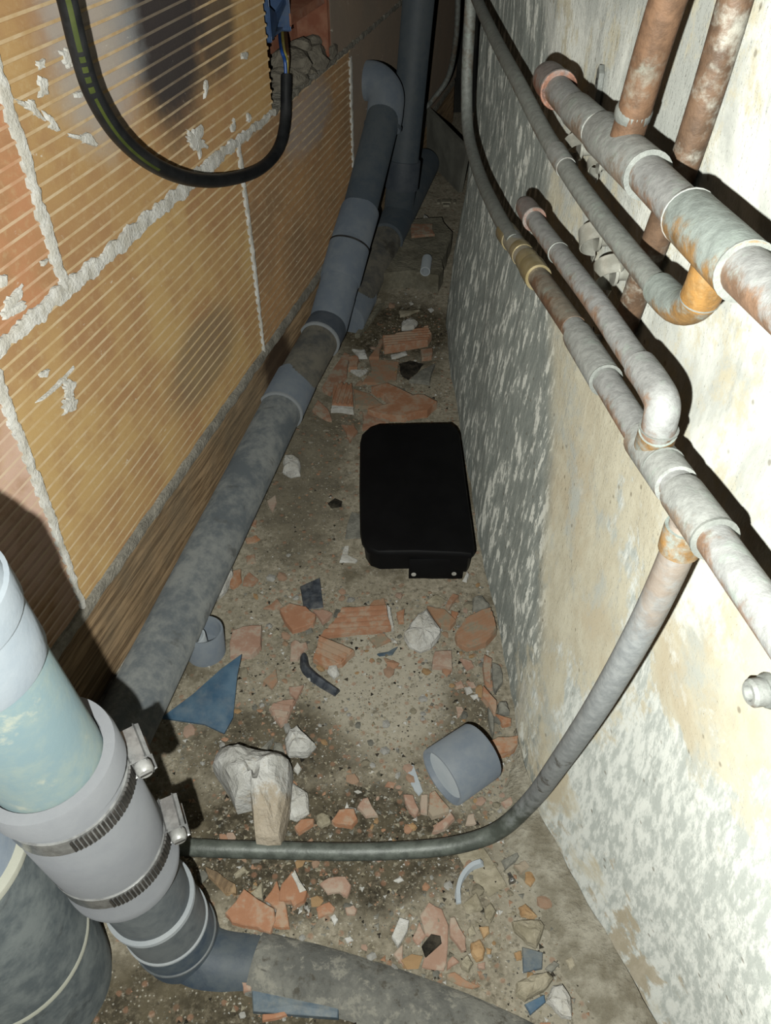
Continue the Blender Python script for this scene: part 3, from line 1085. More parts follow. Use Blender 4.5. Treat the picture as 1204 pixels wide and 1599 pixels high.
stseg('collar', .575, .625, [(0, RS), (0, RS * 1.04), (.04, RS * 1.07), (.5, RS * 1.07), (1, RS * 1.07)], MAT['pvc_light'])
stseg('collar', .62, .65, [(0, RS * 1.04), (.05, RS * 1.10), (.12, RS * 1.12), (.9, RS * 1.12), (1, RS)], MAT['pvc_light'])
e0_ = AXP(.635)
v, f = sweep(crom([e0_, e0_ + AXD * .014, e0_ + AXD * .034 + Vector((-.016, 0, 0)), e0_ + AXD * .044 + Vector((-.05, .008, 0)), e0_ + AXD * .046 + Vector((-.11, .02, 0)), e0_ + AXD * .046 + Vector((-.20, .04, 0))], 7), RS * 1.04, 36)
mk('top_elbow', v, f, MAT['pvc_light'], stk)

U = (Vector((1, 0, 0)) - AXD * AXD.x).normalized()
W_ = AXD.cross(U)
def clamp(z, turn):
    H = .021
    o = stseg('hose_clamp', z - H / 2, z + H / 2, [(0, RSL), (.02, RSL * 1.025), (.98, RSL * 1.025), (1, RSL)], MAT['clamp_band'])
    o['label'] = 'stainless steel worm-drive hose clamp'
    c0 = AXP(z)
    # slotted part of the band
    for k in range(22):
        a = turn - math.radians(14 + k * 4.0)
        rad = U * cos(a) + W_ * sin(a)
        tan = -U * sin(a) + W_ * cos(a)
        v, f = boxvf(c0 + rad * RSL * 1.035, tan * .0011 + AXD * .0008, rad * .0009, AXD * H * .36)
        s_ = mk('band_slot', v, f, MAT['steel_dark'], o, smooth=False)
    a = turn
    rad = U * cos(a) + W_ * sin(a)
    tan = -U * sin(a) + W_ * cos(a)
    # screw housing and screw
    v, f = boxvf(c0 + rad * (RSL * 1.03 + .006), tan * .0125, rad * .006, AXD * H * .52, .0042)
    mk('clamp_housing', v, f, MAT['clamp_band'], o)
    pa = c0 + rad * (RSL * 1.03 + .007) - tan * .014
    v, f = lathe(pa, pa - tan * .010, [(0, .0068), (.15, .0072), (.75, .0072), (1, .0055)], 20)
    v2, f2 = boxvf(pa - tan * .0102, rad * .005, AXD * .0009, tan * .0006)
    mk('clamp_screw', v, f, MAT['steel'], o)
    mk('screw_slot', v2, f2, MAT['steel_dark'], o)
clamp(.402, math.radians(30))
clamp(.283, math.radians(24))

# branch running half buried across the floor
h0 = AXP(-.002)
bp = [F(330, 1502, -.014), F(400, 1512, -.020), F(545, 1550, -.022), F(690, 1600, -.022), F(800, 1650, -.022), F(920, 1716, -.022), F(960, 1742, -.022)]
v, f = sweep(crom([h0, bp[0], bp[1]], 8), RS * .84, 36)
mk('branch_stub', v, f, MAT['blue_pvc'], stk)
v, f = sweep(crom(bp[1:], 10), RS * .94, 36)
mk('branch_pipe', v, f, MAT['buried'], stk)

# wide black pipe in the corner
BX = Vector((-.385, .300, 0))
bigp = thing('soil_pipe', 'wide scuffed black soil pipe with cream seal rings beside the clamped stack', 'pipe', BX)
def bseg(name, z0, z1, prof, mat):
    v, f = lathe(BX + Vector((0, 0, z0)), BX + Vector((0, 0, z1)), prof, 64)
    return mk(name, v, f, mat, bigp)
RB_ = .080
bseg('pipe_foot', -.02, .125, [(0, RB_ * .90), (.25, RB_ * .98), (.5, RB_), (1, RB_)], MAT['old_pipe'])
bseg('seal_ring', .122, .129, [(0, RB_), (.2, RB_ * 1.012), (.8, RB_ * 1.012), (1, RB_)], MAT['ring_cream'])
bseg('pipe_section', .127, .33, [(0, RB_ * .995), (1, RB_ * .995)], MAT['old_pipe'])
bseg('seal_ring', .325, .337, [(0, RB_), (.2, RB_ * 1.02), (.8, RB_ * 1.02), (1, RB_ * .95)], MAT['ring_cream'])
bseg('pipe_section', .335, .62, [(0, RB_ * .93), (1, RB_ * .93)], MAT['pvc'])

# ------------------------------------------------------------------ copper pipework on the right wall
def rp(pts, off, n=8):
    return crom([Rpx(px, py, o_) if len(q) == 3 else Rpx(px, py, off) for q in pts for (px, py, o_) in [(q + (off,))[:3]]], n)

def copper(name, pts, off, r, mat, parent, n=8, seg=22):
    P = rp(pts, off, n)
    v, f = sweep(P, r, seg)
    return mk(name, v, f, mat, parent), P

def sleeve(pxa, pxb, off, r, mat, parent, name='solder_sleeve', k=1.18):
    p0, p1 = Rpx(*pxa, off), Rpx(*pxb, off)
    L = (p1 - p0).length
    e_ = min(.3, .003 / L)
    v, f = lathe(p0, p1, [(0, r), (0, r * k * .98), (e_, r * k), (1 - e_, r * k), (1, r * k * .98), (1, r)], 24)
    return mk(name, v, f, mat, parent)

def band(px, py, pxb, pyb, off, r, mat, parent, wdt=.004, k=1.2):
    p0, p1 = Rpx(px, py, off), Rpx(pxb, pyb, off)
    a_ = (p1 - p0).normalized()
    v, f = lathe(p0 - a_ * wdt / 2, p0 + a_ * wdt / 2, [(0, r), (.2, r * k), (.8, r * k), (1, r)], 24)
    return mk('solder_ring', v, f, mat, parent)

OFF = .054
# upper manifold
um = thing('upper_copper_manifold', 'thick upper copper pipe with capped end, riser tee and thinner return pipe below it', 'pipe', Rpx(1040, 300, OFF))
RBG = .0132
bigpx = [(862, 130), (912, 185), (977, 240), (1050, 312), (1111, 374), (1204, 458), (1270, 515)]
copper('main_pipe', bigpx, OFF, RBG, MAT['copper'], um)
sleeve((900, 172), (935, 205), OFF, RBG, MAT['copper_grey'], um, k=1.10)
sleeve((940, 208), (1012, 274), OFF, RBG, MAT['copper_grey'], um, 'tee_body', 1.24)
band(1012, 274, 1050, 312, OFF, RBG, MAT['solder'], um, .0016, 1.265)
sleeve((1076, 338), (1164, 424), OFF, RBG, MAT['copper_joint'], um, 'tee_body', 1.25)
band(1164, 424, 1204, 458, OFF, RBG, MAT['solder'], um, .0016, 1.265)
band(1076, 338, 1111, 374, OFF, RBG, MAT['copper_grey'], um, .002, 1.28)
# capped end
p0 = Rpx(872, 140, OFF); p1 = Rpx(852, 118, OFF)
ax = (p1 - p0).normalized()
v, f = lathe(p0 - ax * .003, p1 + ax * .006, [(0, RBG * 1.22), (.55, RBG * 1.22), (.75, RBG * 1.15), (.90, RBG * .9), (.98, RBG * .5), (1, RBG * .1)], 28)
mk('end_cap', v, f, MAT['copper_clean'], um)
ring('cap_rim', p0, ax, RBG * 1.34, .006, MAT['copper_clean'], um, 24)
# riser
copper('riser', [(1120, -240), (1056, -40), (1018, 80), (986, 190), (972, 232)], OFF, .0118, MAT['copper_bare'], um)
band(989, 176, 972, 232, OFF, .0118, MAT['solder'], um, .010, 1.10)
# thin return pipe
RTN = .0086
thin = [(728, -45), (745, 0), (776, 66), (810, 130), (850, 207), (888, 268), (930, 328), (985, 398), (1030, 452), (1052, 474)]
copper('return_pipe', thin, .050, RTN, MAT['tube_grey'], um)
sleeve((868, 236), (884, 262), .050, RTN, MAT['copper_grey'], um, k=1.12)
v, f = sweep(crom([Rpx(1030, 452, .050), Rpx(1056, 476, .051), Rpx(1078, 478, .051), Rpx(1096, 462, .052), Rpx(1112, 420, .053)], 7), RTN * 1.30, 24)
mk('return_elbow', v, f, MAT['copper_joint'], um)
v, f = sweep([Rpx(1093, 466, .052), Rpx(1103, 444, .053), Rpx(1118, 400, .054)], RTN * 1.36, 24)
mk('branch_stub', v, f, MAT['copper_orange'], um)
band(1093, 466, 1103, 444, .052, RTN, MAT['solder'], um, .0018, 1.39)

# lower manifold
lm = thing('lower_copper_manifold', 'lower copper pipe with brass union, looped upper branch and tees along the right wall', 'pipe', Rpx(1000, 680, OFF))
RLW = .0110
copper('feed_tube', [(738, -40), (733, 40), (729, 130), (731, 205), (748, 270), (776, 332), (803, 378)], .056, .0095, MAT['tube_grey'], lm)
lowpx = [(800, 372), (845, 440), (893, 508), (922, 555), (960, 615), (1000, 678), (1044, 740), (1095, 812), (1150, 890), (1204, 966), (1270, 1060)]
copper('main_pipe', lowpx, OFF, RLW, MAT['copper'], lm)
# brass union
sleeve((790, 362), (800, 376), .054, .0100, MAT['brass'], lm, 'union_nut', 1.34)
sleeve((798, 372), (832, 420), .054, .0100, MAT['brass_dusty'], lm, 'union_body', 1.22)
for (a_, b_) in (((812, 391), (817, 399)), ((822, 405), (829, 416))):
    sleeve(a_, b_, .054, .0100, MAT['brass'], lm, 'union_ring', 1.32)
sleeve((830, 417), (841, 434), .054, .0100, MAT['brass'], lm, 'union_nut', 1.44)
copper('bare_section', [(836, 426), (868, 472), (896, 512)], OFF, RLW * 1.02, MAT['copper_bare'], lm)
sleeve((902, 524), (946, 594), OFF, RLW, MAT['copper_grey'], lm, 'tee_body', 1.22)
band(946, 594, 960, 615, OFF, RLW, MAT['solder'], lm, .0016, 1.245)
sleeve((1004, 686), (1056, 758), OFF, RLW, MAT['copper_grey'], lm, 'tee_body', 1.28)
band(1036, 728, 1056, 758, OFF, RLW, MAT['solder'], lm, .0014, 1.30)
sleeve((1064, 770), (1116, 842), OFF, RLW, MAT['copper_grey'], lm, 'tee_body', 1.26)
band(1116, 842, 1150, 890, OFF, RLW, MAT['solder'], lm, .0030, 1.30)
# looped upper branch with a capped end
R2 = .0094
copper('upper_branch', [(826, 328), (838, 348), (880, 405), (932, 474), (980, 545), (1008, 583)], .058, R2, MAT['copper'], lm)
band(872, 395, 880, 405, .058, R2, MAT['solder'], lm, .003, 1.10)
p0 = Rpx(834, 342, .058); p1 = Rpx(818, 318, .058)
ax = (p1 - p0).normalized()
v, f = lathe(p0 - ax * .003, p1 + ax * .006, [(0, R2 * 1.24), (.55, R2 * 1.24), (.75, R2 * 1.16), (.90, R2 * .9), (.98, R2 * .5), (1, R2 * .1)], 28)
mk('end_cap', v, f, MAT['copper_clean'], lm)
ring('cap_rim', p0, ax, R2 * 1.36, .005, MAT['copper_clean'], lm, 24)
v, f = sweep(crom([Rpx(1000, 572, .058), Rpx(1020, 600, .058), Rpx(1034, 630, .059), Rpx(1030, 662, .059), Rpx(1020, 696, .055)], 7), R2 * 1.20, 24)
mk('loop_elbow', v, f, MAT['copper'], lm)
band(1029, 668, 1020, 696, .058, R2, MAT['solder'], lm, .0016, 1.38)
v, f = sweep([Rpx(1028, 672, .058), Rpx(1018, 702, .054)], R2 * 1.34, 24)
mk('branch_stub', v, f, MAT['copper_joint'], lm)
# the drop that bends down to the floor and crosses it
RH = .0108
hp = [Rpx(1074, 815, .055), Rpx(1062, 852, .055), Rpx(1036, 912, .055), Rpx(1005, 976, .056), Rpx(962, 1054, .058), Rpx(918, 1126, .06), Rpx(874, 1190, .058), Rpx(832, 1247, .05),
      F(784, 1293, .055), F(735, 1314, .026), F(670, 1325, .013), F(560, 1330, .011), F(440, 1328, .010), F(330, 1325, .010), F(255, 1320, .010)]
P = crom(hp, 8)
K = 8 * 8
v, f = sweep(P[:K + 1], RH, 22)
mk('drop_pipe', v, f, MAT['hose'], lm)
v, f = sweep(P[K:], RH, 22)
o = mk('floor_pipe', v, f, MAT['hose'], lm)
o['label'] = 'damp green-grey tube crossing the floor'
sleeve((1072, 822), (1060, 858), .055, RH, MAT['copper_joint'], lm, 'branch_socket', 1.22)

# paint-splashed riser behind
ur = thing('painted_riser', 'brown copper riser splashed with white paint, behind the thick upper pipe', 'pipe', Rpx(1060, 275, .013))
copper('pipe_section', [(1222, -240), (1160, -40), (1125, 80), (1094, 180), (1062, 275), (1028, 365), (990, 468), (972, 520)], .013, .0110, MAT['paint_pipe'], ur)

# ------------------------------------------------------------------ pipe clips on the wall
def clip(px, py, r, label, rot=0.0, holes=2):
    c_ = Rpx(px, py, .010)
    r = r * 1.3
    t = thing('pipe_clip', label, 'clip', c_, 'steel pipe clips on the right wall')
    ay = Vector((0, cos(rot), sin(rot))); az = Vector((0, -sin(rot), cos(rot))); nx = Vector((-1, 0, 0))
    V, Fc = [], []
    nseg = 14
    th = .0012
    wd = r * .55
    prof = [(-1.75, 0), (-1.05, 0)]
    prof += [(-cos(pi * k / nseg), sin(pi * k / nseg) * 1.1) for k in range(nseg + 1)]
    prof += [(1.05, 0), (1.75, 0)]
    for k, (a_, h_) in enumerate(prof):
        for dd in (0, th):
            for sgn in (-1, 1):
                V.append(c_ + az * a_ * r + nx * (h_ * r + dd) + ay * sgn * wd)
    for k in range(len(prof) - 1):
        a_ = 4 * k
        Fc += [(a_, a_ + 1, a_ + 5, a_ + 4), (a_ + 2, a_ + 6, a_ + 7, a_ + 3), (a_, a_ + 4, a_ + 6, a_ + 2), (a_ + 1, a_ + 3, a_ + 7, a_ + 5)]
    mk('strap', V, Fc, MAT['zinc'], t)
    for s_ in (-1.4, 1.4)[:holes]:
        p_ = c_ + az * s_ * r + nx * th
        v, f = lathe(p_, p_ + nx * .003, [(0, r * .28), (.5, r * .26), (1, r * .12)], 12)
        mk('screw', v, f, MAT['steel'], t)
    v, f = lathe(c_ - nx * .012, c_ + nx * .003, [(0, r * .45), (.8, r * .45), (.82, r * .75), (1, r * .75)], 14)
    mk('base_plate', v, f, MAT['zinc'], t)
    return t
clip(908, 232, .012, 'folded steel clip between the thick pipe and its thin return', .5)
clip(938, 258, .008, 'small steel clip just under the thick pipe tee', .5)
clip(936, 372, .013, 'upper shiny steel clip left of the thin return pipe', .6)
clip(962, 425, .013, 'lower shiny steel clip with a screw hole above the looped branch', .6)
clip(922, 528, .007, 'tiny steel clip squeezed between the two lower pipes', .6)
# lone screw-in collar at the right edge
c_ = Rpx(1206, 1078, .0)
t = thing('wall_plug_collar', 'short grey pipe collar sticking out of the wall at the right edge', 'collar', c_)
nx = Vector((-1, -.15, 0)).normalized()
v, f = lathe(c_ - nx * .01, c_ + nx * .016, [(0, .006), (.55, .006), (.56, .0085), (.70, .0092), (.92, .0092), (1, .0075), (1, .005), (.7, .004)], 26)
mk('collar_body', v, f, MAT['copper_grey'], t)
v, f = lathe(c_ - nx * .01, c_ + nx * .006, [(0, .0115), (.85, .0115), (1, .0105)], 26)
mk('collar_flange', v, f, MAT['solder'], t)
# keyhole bracket standing out of the plaster above the capped end
c_ = Rpx(937, 148, .0)
t = thing('keyhole_bracket', 'narrow plaster-smeared bracket standing out above the capped copper end', 'bracket', c_)
ol = [(-.004, -.022), (.004, -.024), (.005, -.010), (.0035, -.002), (.007, .008), (.006, .020), (0, .026), (-.006, .020), (-.0065, .008), (-.0035, -.003)]
V = []
for dd in (0.0, .005):
    for (a_, b_) in ol:
        V.append(c_ + Vector((-dd, a_ * .9 + b_ * .12, b_)))
n = len(ol)
Fc = [tuple(range(n - 1, -1, -1)), tuple(range(n, 2 * n))] + [(i, (i + 1) % n, n + (i + 1) % n, n + i) for i in range(n)]
mk('bracket_plate', V, Fc, MAT['solder'], t, smooth=False)
v, f = lathe(c_ + Vector((-.0045, .0015, .012)), c_ + Vector((-.0056, .0015, .012)), [(0, .003), (1, .003)], 12)
mk('bracket_hole', v, f, MAT['steel_dark'], t)

# ------------------------------------------------------------------ cable hanging from the wall
cb = thing('power_cable', 'black cable with yellow-green stripe hanging in a loop on the brick wall', 'cable', WL(.45, .70, .02))
def cw(px, py, n):
    s_, z_ = WLpx(px, py, n)
    return WL(s_, z_, n)
cpts = [(70, -190), (92, -45), (106, 5), (124, 80), (147, 150), (188, 214), (240, 257), (296, 279), (350, 281), (402, 266), (433, 235), (445, 190), (447, 118)]
cn = [.062, .06, .058, .052, .046, .040, .034, .028, .024, .020, .018, .014, .006]
cp = [cw(x, y, n_) for (x, y), n_ in zip(cpts, cn)]
P = crom(cp, 10)
RC = .0098
v, f = sweep(P, [RC] * len(P), 20)
mk('sheath', v, f, MAT['cable'], cb)
# coloured stripe on the side facing the passage
fr = frames(P)
def stripe(i0, i1, w_=.0030, name='stripe'):
    V, Fc = [], []
    idx = [i0 + (i1 - i0) * k / max(2, int((i1 - i0) * 2)) for k in range(max(2, int((i1 - i0) * 2)) + 1)]
    for q in idx:
        i = min(int(q), len(P) - 2)
        fq = q - i
        c0 = P[i].lerp(P[i + 1], fq)
        tn = (P[i + 1] - P[i]).normalized()
        out = (WL_n * .75 - WL_d * .95)
        out = (out - tn * out.dot(tn)).normalized()
        sd = tn.cross(out)
        for a_ in (-1, -.4, .4, 1):
            an = a_ * w_ / RC
            V.append(c0 + (out * cos(an) + sd * sin(an)) * (RC + .0006))
    for k in range(len(idx) - 1):
        for j in range(3):
            b_ = 4 * k + j
            Fc.append((b_, b_ + 1, b_ + 5, b_ + 4))
    return mk(name, V, Fc, MAT['cable_y'], cb)
stripe(1, 29, .0024)
for k in range(4):
    stripe(30 + k * 2.2, 31.3 + k * 2.2, .0028, 'stripe_mark')
stripe(39, 60, .0016)
# stripped cores
e0 = P[-1]
for dn, mat, tgt in (((0, .0), 'wire_blue', (437, 60)), ((.003, .0), 'wire_yellow', (441, 50)), ((.0045, .001), 'wire_brown', (446, 52))):
    pts = [e0 + WL_d * (dn[0] - .003) - Vector((0, 0, .006)), cw(445 + dn[0] * 800, 96, .004) + WL_d * dn[0], cw(tgt[0] + 3, 80, .0), cw(tgt[0], tgt[1], -.03), cw(tgt[0], tgt[1] - 12, -.05)]
    v, f = sweep(crom(pts, 6), .0030, 10)
    mk('core_' + mat.split('_')[1], v, f, MAT[mat], cb)

# blue back box in the gap
jb = thing('junction_box', 'blue plastic wiring box set in the gap of the upper brick course', 'box', cw(440, 60, -.03))
s0, z0 = WLpx(429, 66, -.004)
s1, z1 = WLpx(455, 20, -.004)
def jbox(name, a0, a1, b0, b1, n0, n1, bev=.0015, mat='jbox'):
    v, f = boxvf(WL((a0 + a1) / 2, (b0 + b1) / 2, (n0 + n1) / 2), WL_d * abs(a1 - a0) / 2, WL_n * abs(n1 - n0) / 2, Vector((0, 0, abs(b1 - b0) / 2)), bev)
    return mk(name, v, f, MAT[mat], jb)
jbox('back_panel', s0, s1, z0, ZT - .01, -.062, -.055)
jbox('side_panel', s1 - .006, s1, z0, ZT - .01, -.056, -.008)
jbox('side_panel', s0, s0 + .005, z0, ZT - .01, -.056, -.012)
jbox('bottom_panel', s0, s1, z0, z0 + .005, -.056, -.02)
sm = lerp(s0, s1, .45)
zm = WLpx(436, 36, -.004)[1]
V = [WL(s0 + .004, zm + .028, -.010), WL(sm, zm + .012, -.013), WL(s1 - .006, zm + .028, -.010), WL(s1 - .006, zm + .018, -.010), WL(sm + .006, zm - .002, -.013), WL(s0 + .014, zm - .022, -.011), WL(s0 + .004, zm - .016, -.010)]
n = len(V)
V += [p - WL_n * .004 for p in V]
Fc = [tuple(range(n)), tuple(range(2 * n - 1, n - 1, -1))] + [(i, n + i, n + (i + 1) % n, (i + 1) % n) for i in range(n)]
mk('front_bracket', V, Fc, MAT['jbox'], jb, smooth=False)

# ------------------------------------------------------------------ black metal box on the floor
bx_c = F(651, 770, .07)
HB = .072
lt = [F(562, 690, HB), F(565, 676, HB), F(575, 667, HB), F(590, 662, HB), F(650, 660, HB), F(704, 660, HB), F(713, 666, HB), F(718, 676, HB), F(730, 768, HB), F(741, 846, HB), F(742, 856, HB), F(737, 864, HB), F(720, 863, HB),
      F(650, 860, HB), F(590, 861, HB), F(574, 855, HB), F(565, 843, HB), F(562, 826, HB), F(561, 760, HB)]
lt = [Vector((p.x, p.y, 0)) for p in lt]
cen = sum(lt, Vector()) / len(lt)
zf = fz(cen.x, cen.y)
mb = thing('metal_box', 'matte black metal box with rounded lid lying on the floor against the plastered wall', 'box', (cen.x, cen.y, zf))
def prism(outline, levels):
    """levels: (z, inset)"""
    V, Fc = [], []
    n = len(outline)
    for z_, ins in levels:
        for p in outline:
            d_ = (p - cen)
            L = d_.length
            q = cen + d_ * ((L - ins) / L)
            V.append(Vector((q.x, q.y, zf + z_)))
    for k in range(len(levels) - 1):
        for i in range(n):
            a_, b_ = k * n + i, k * n + (i + 1) % n
            Fc.append((a_, a_ + n, b_ + n, b_))
    Fc.append(tuple(range(n)))
    Fc.append(tuple(range(len(levels) * n - 1, (len(levels) - 1) * n - 1, -1)))
    return V, Fc
dense = []
cl = lt + lt[:1]
for a_, b_ in zip(cl, cl[1:]):
    dense += [a_.lerp(b_, k / 2) for k in range(2)]
v, f = prism(dense, [(HB - .012, .003), (HB - .0115, 0), (HB - .005, 0), (HB - .001, .0025), (HB, .007), (HB + .0008, .02)])
mk('lid', v, f, MAT['box'], mb)
v, f = prism(dense, [(.016, .014), (.020, .010), (.035, .009), (HB - .011, .009)])
mk('body', v, f, MAT['box'], mb)
t0, t1 = F(638, 905, 0), F(722, 903, 0)
yy = (t0.y + t1.y) / 2 + .002
z0_ = min(fz(t0.x, yy), fz(t1.x, yy)) - .002
v, f = boxvf(((t0.x + t1.x) / 2, yy, z0_ + .024), ((t1.x - t0.x) / 2, 0, 0), (0, .0012, 0), (0, 0, .024), .0006)
tab = mk('mounting_tab', v, f, MAT['box'], mb)
for px, py in ((646, 897), (709, 896)):
    r = ray(px, py)
    p = EYE + r * ((yy - .0012) / r.y)
    v, f = lathe(p, p + Vector((0, -.0006, 0)), [(0, .0042), (1, .0040)], 16)
    o = mk('screw_hole', v, f, MAT['hole'], tab)
bk = max(p.y for p in lt) - .006
v, f = boxvf(((t0.x + t1.x) / 2, bk, z0_ + .024), ((t1.x - t0.x) / 2, 0, 0), (0, .0012, 0), (0, 0, .024), .0006)
mk('mounting_tab', v, f, MAT['box'], mb)

# ------------------------------------------------------------------ loose plastic fittings on the floor
# coupling lying on its side
cr = .0405
a0 = F(690, 1213, cr); a1 = F(752, 1171, cr)
a1.z = a0.z = max(fz(a0.x, a0.y), fz(a1.x, a1.y)) + cr - .002
t = thing('pipe_coupling', 'short blue-grey plastic coupling lying on its side near the plastered wall', 'coupling', ((a0.x + a1.x) / 2, (a0.y + a1.y) / 2, a0.z - cr))
v, f = lathe(a0, a1, [(.30, cr * .60), (.06, cr * .86), (0, cr * .90), (0, cr * .985), (.02, cr), (.5, cr), (.97, cr), (1, cr * .97), (1, cr * .88), (.6, cr * .86), (.35, cr * .8)], 48, False)
mk('coupling_wall', v, f, MAT['pvc'], t)
v, f = lathe(a0.lerp(a1, .10), a0.lerp(a1, .13), [(0, cr * .86), (1, cr * .86)], 40)
o = mk('inner_membrane', v, f, MAT['pvc_inner'], t)
o['label'] = 'pale grey inside of the coupling'
# upright socket with a smaller ring in it, tucked under the drain
cc = F(322, 1018, 0)
hh = .052
t = thing('pipe_socket', 'upright grey plastic socket tucked under the drain pipe with a smaller ring inside', 'coupling', cc)
b_ = Vector((cc.x, cc.y, cc.z - .003))
tp = b_ + Vector((.002, .004, hh))
ro = .030
v, f = lathe(b_, tp, [(0, ro * .96), (.1, ro), (.95, ro), (1, ro * .98), (1, ro * .88), (.9, ro * .86), (.25, ro * .86), (.2, ro * .2)], 44)
mk('socket_wall', v, f, MAT['pvc'], t)
ic = b_ + Vector((-.010, -.006, hh * .35))
v, f = lathe(ic, ic + Vector((-.002, .002, hh * .55)), [(0, .0150), (0, .0178), (1, .0178), (1, .0150), (0, .0150)], 36, False)
mk('inner_ring', v, f, MAT['pvc_inner'], t)
# curved offcut of pipe
pts = crom([F(716, 1409, .006), F(714, 1392, .008), F(720, 1370, .009), F(735, 1353, .008), F(755, 1347, .006)], 7)
V, Fc = [], []
for i, p in enumerate(pts):
    fr_ = min(1, i / 4, (len(pts) - 1 - i) / 3 + .4)
    cen_ = F(762, 1402)
    outd = Vector((p.x - cen_.x, p.y - cen_.y, 0)).normalized()
    zb = fz(p.x, p.y) - .001
    for a_, b_ in ((-.0035, 0), (-.0035, .016), (.0015, .017), (.0025, 0)):
        q = Vector((p.x, p.y, zb)) + outd * a_
        q.z += b_ * max(.35, fr_)
        V.append(q)
for i in range(len(pts) - 1):
    for k in range(4):
        a_ = i * 4
        Fc.append((a_ + k, a_ + (k + 1) % 4, a_ + 4 + (k + 1) % 4, a_ + 4 + k))
Fc += [(3, 2, 1, 0), tuple(len(V) - 4 + k for k in range(4))]
tag(mk('pipe_offcut', V, Fc, MAT['pvc_inner'], base=True), 'thin curved grey pipe offcut on the pale tile below the floor tube', 'offcut')
# dark bent strip
pts = crom([F(474, 1020, .010), F(476, 1036, .010), F(488, 1050, .010), F(506, 1064, .009), F(527, 1079, .007)], 6)
V, Fc = [], []
for i, p in enumerate(pts):
    tn = (pts[min(i + 1, len(pts) - 1)] - pts[max(i - 1, 0)]).normalized()
    sd = Vector((tn.y, -tn.x, 0)).normalized()
    zb = fz(p.x, p.y)
    w_ = .0062 + .0025 * sin(pi * i / (len(pts) - 1))
    for k in range(7):
        a_ = (k - 3) / 3
        V.append(Vector((p.x, p.y, zb)) + sd * a_ * w_ + Vector((0, 0, .012 * (1 - a_ * a_) - .001)))
for i in range(len(pts) - 1):
    for k in range(6):
        a_ = i * 7 + k
        Fc.append((a_, a_ + 1, a_ + 8, a_ + 7))
    Fc.append((i * 7 + 6, i * 7, i * 7 + 7, i * 7 + 13))
Fc += [tuple(range(6, -1, -1)), tuple(len(V) - 7 + k for k in range(7))]
tag(mk('plastic_strip', V, Fc, MAT['slate'], base=True), 'dark bent strip of plastic by the ribbed terracotta shards', 'strip')
# small grey tube on the far slab

# ------------------------------------------------------------------ rubble on the floor
def outline(poly, h, sub=2, jit=.06):
    P = [F(x, y, h * .6) for x, y in poly]
    P = [Vector((p.x, p.y, 0)) for p in P]
    Q = []
    n = len(P)
    size = max((a - b).length for a in P for b in P)
    for i in range(n):
        a, b = P[i], P[(i + 1) % n]
        e = b - a
        nr = Vector((-e.y, e.x, 0))
        for k in range(sub):
            q = a.lerp(b, k / sub)
            if k:
                q = q + nr * random.uniform(-jit, jit)
            else:
                q = q + nr * random.uniform(-jit, jit) * .2
            Q.append(q)
    ar = sum(Q[i].x * Q[(i + 1) % len(Q)].y - Q[(i + 1) % len(Q)].x * Q[i].y for i in range(len(Q)))
    if ar < 0:
        Q.reverse()
    return Q, size

def slab(name, poly, h, mat, rib=None, tilt=(0, 0), sink=.003, sub=2, jit=.06, bev=.0012, lift=0.0):
    """broken flat piece: traced outline at its own place and thickness; rib = direction angle in degrees"""
    Q, size = outline(poly, h, sub, jit)
    c = sum(Q, Vector()) / len(Q)
    zb = max(fz(q.x, q.y) for q in Q) * .5 + fz(c.x, c.y) * .5 - sink + lift
    bm = bmesh.new()
    n = len(Q)
    lo, mid, top = [], [], []
    for q in Q:
        d = (q - c).normalized()
        lo.append(bm.verts.new((q + d * .0008).to_tuple()[:2] + (0,)))
        mid.append(bm.verts.new(q.to_tuple()[:2] + (h - bev,)))
        top.append(bm.verts.new((q - d * bev).to_tuple()[:2] + (h + random.uniform(-1, 1) * .0004,)))
    bm.faces.new(lo[::-1])
    for i in range(n):
        j = (i + 1) % n
        bm.faces.new((lo[i], lo[j], mid[j], mid[i]))
        bm.faces.new((mid[i], mid[j], top[j], top[i]))
    tf = bm.faces.new(top)
    if rib is not None:
        an = math.radians(rib)
        nrm = Vector((-sin(an), cos(an), 0))
        pr = [v.co.dot(nrm) for v in top]
        p0, p1 = min(pr), max(pr)
        pit = .0105
        k = 0
        x = p0
        while x < p1:
            for ph in (0, .30, .45, .85):
                pos = x + ph * pit
                if pos < p1:
                    tfs = [f_ for f_ in bm.faces if f_.normal.z > .8 and min(v.co.z for v in f_.verts) > h * .5]
                    geom = list({e for f_ in tfs for e in f_.edges}) + tfs
                    bmesh.ops.bisect_plane(bm, geom=geom, plane_co=nrm * pos, plane_no=nrm, dist=1e-6)
            x += pit
            bm.normal_update()
        for v in bm.verts:
            if v.co.z > h - bev * .6:
                ph = ((v.co.dot(nrm) - p0) / pit) % 1.0
                if .27 < ph < .48 or ph < .0:
                    pass
                v.co.z += .0042 if (.40 < ph < .90) else 0.0
    else:
        r = bmesh.ops.poke(bm, faces=[tf])
        for v in r['verts']:
            v.co.z += h * random.uniform(-.05, .10)
    for v in bm.verts:
        rel = v.co - c
        v.co.z += rel.x * tilt[0] + rel.y * tilt[1] + zb
    low = min(v.co.z for v in bm.verts)
    bmesh.ops.recalc_face_normals(bm, faces=list(bm.faces))
    bm.verts.index_update()
    V = [v.co.copy() for v in bm.verts]
    Fc = [tuple(v.index for v in f_.verts) for f_ in bm.faces]
    bm.free()
    return mk(name, V, Fc, mat, base=True, smooth=False)

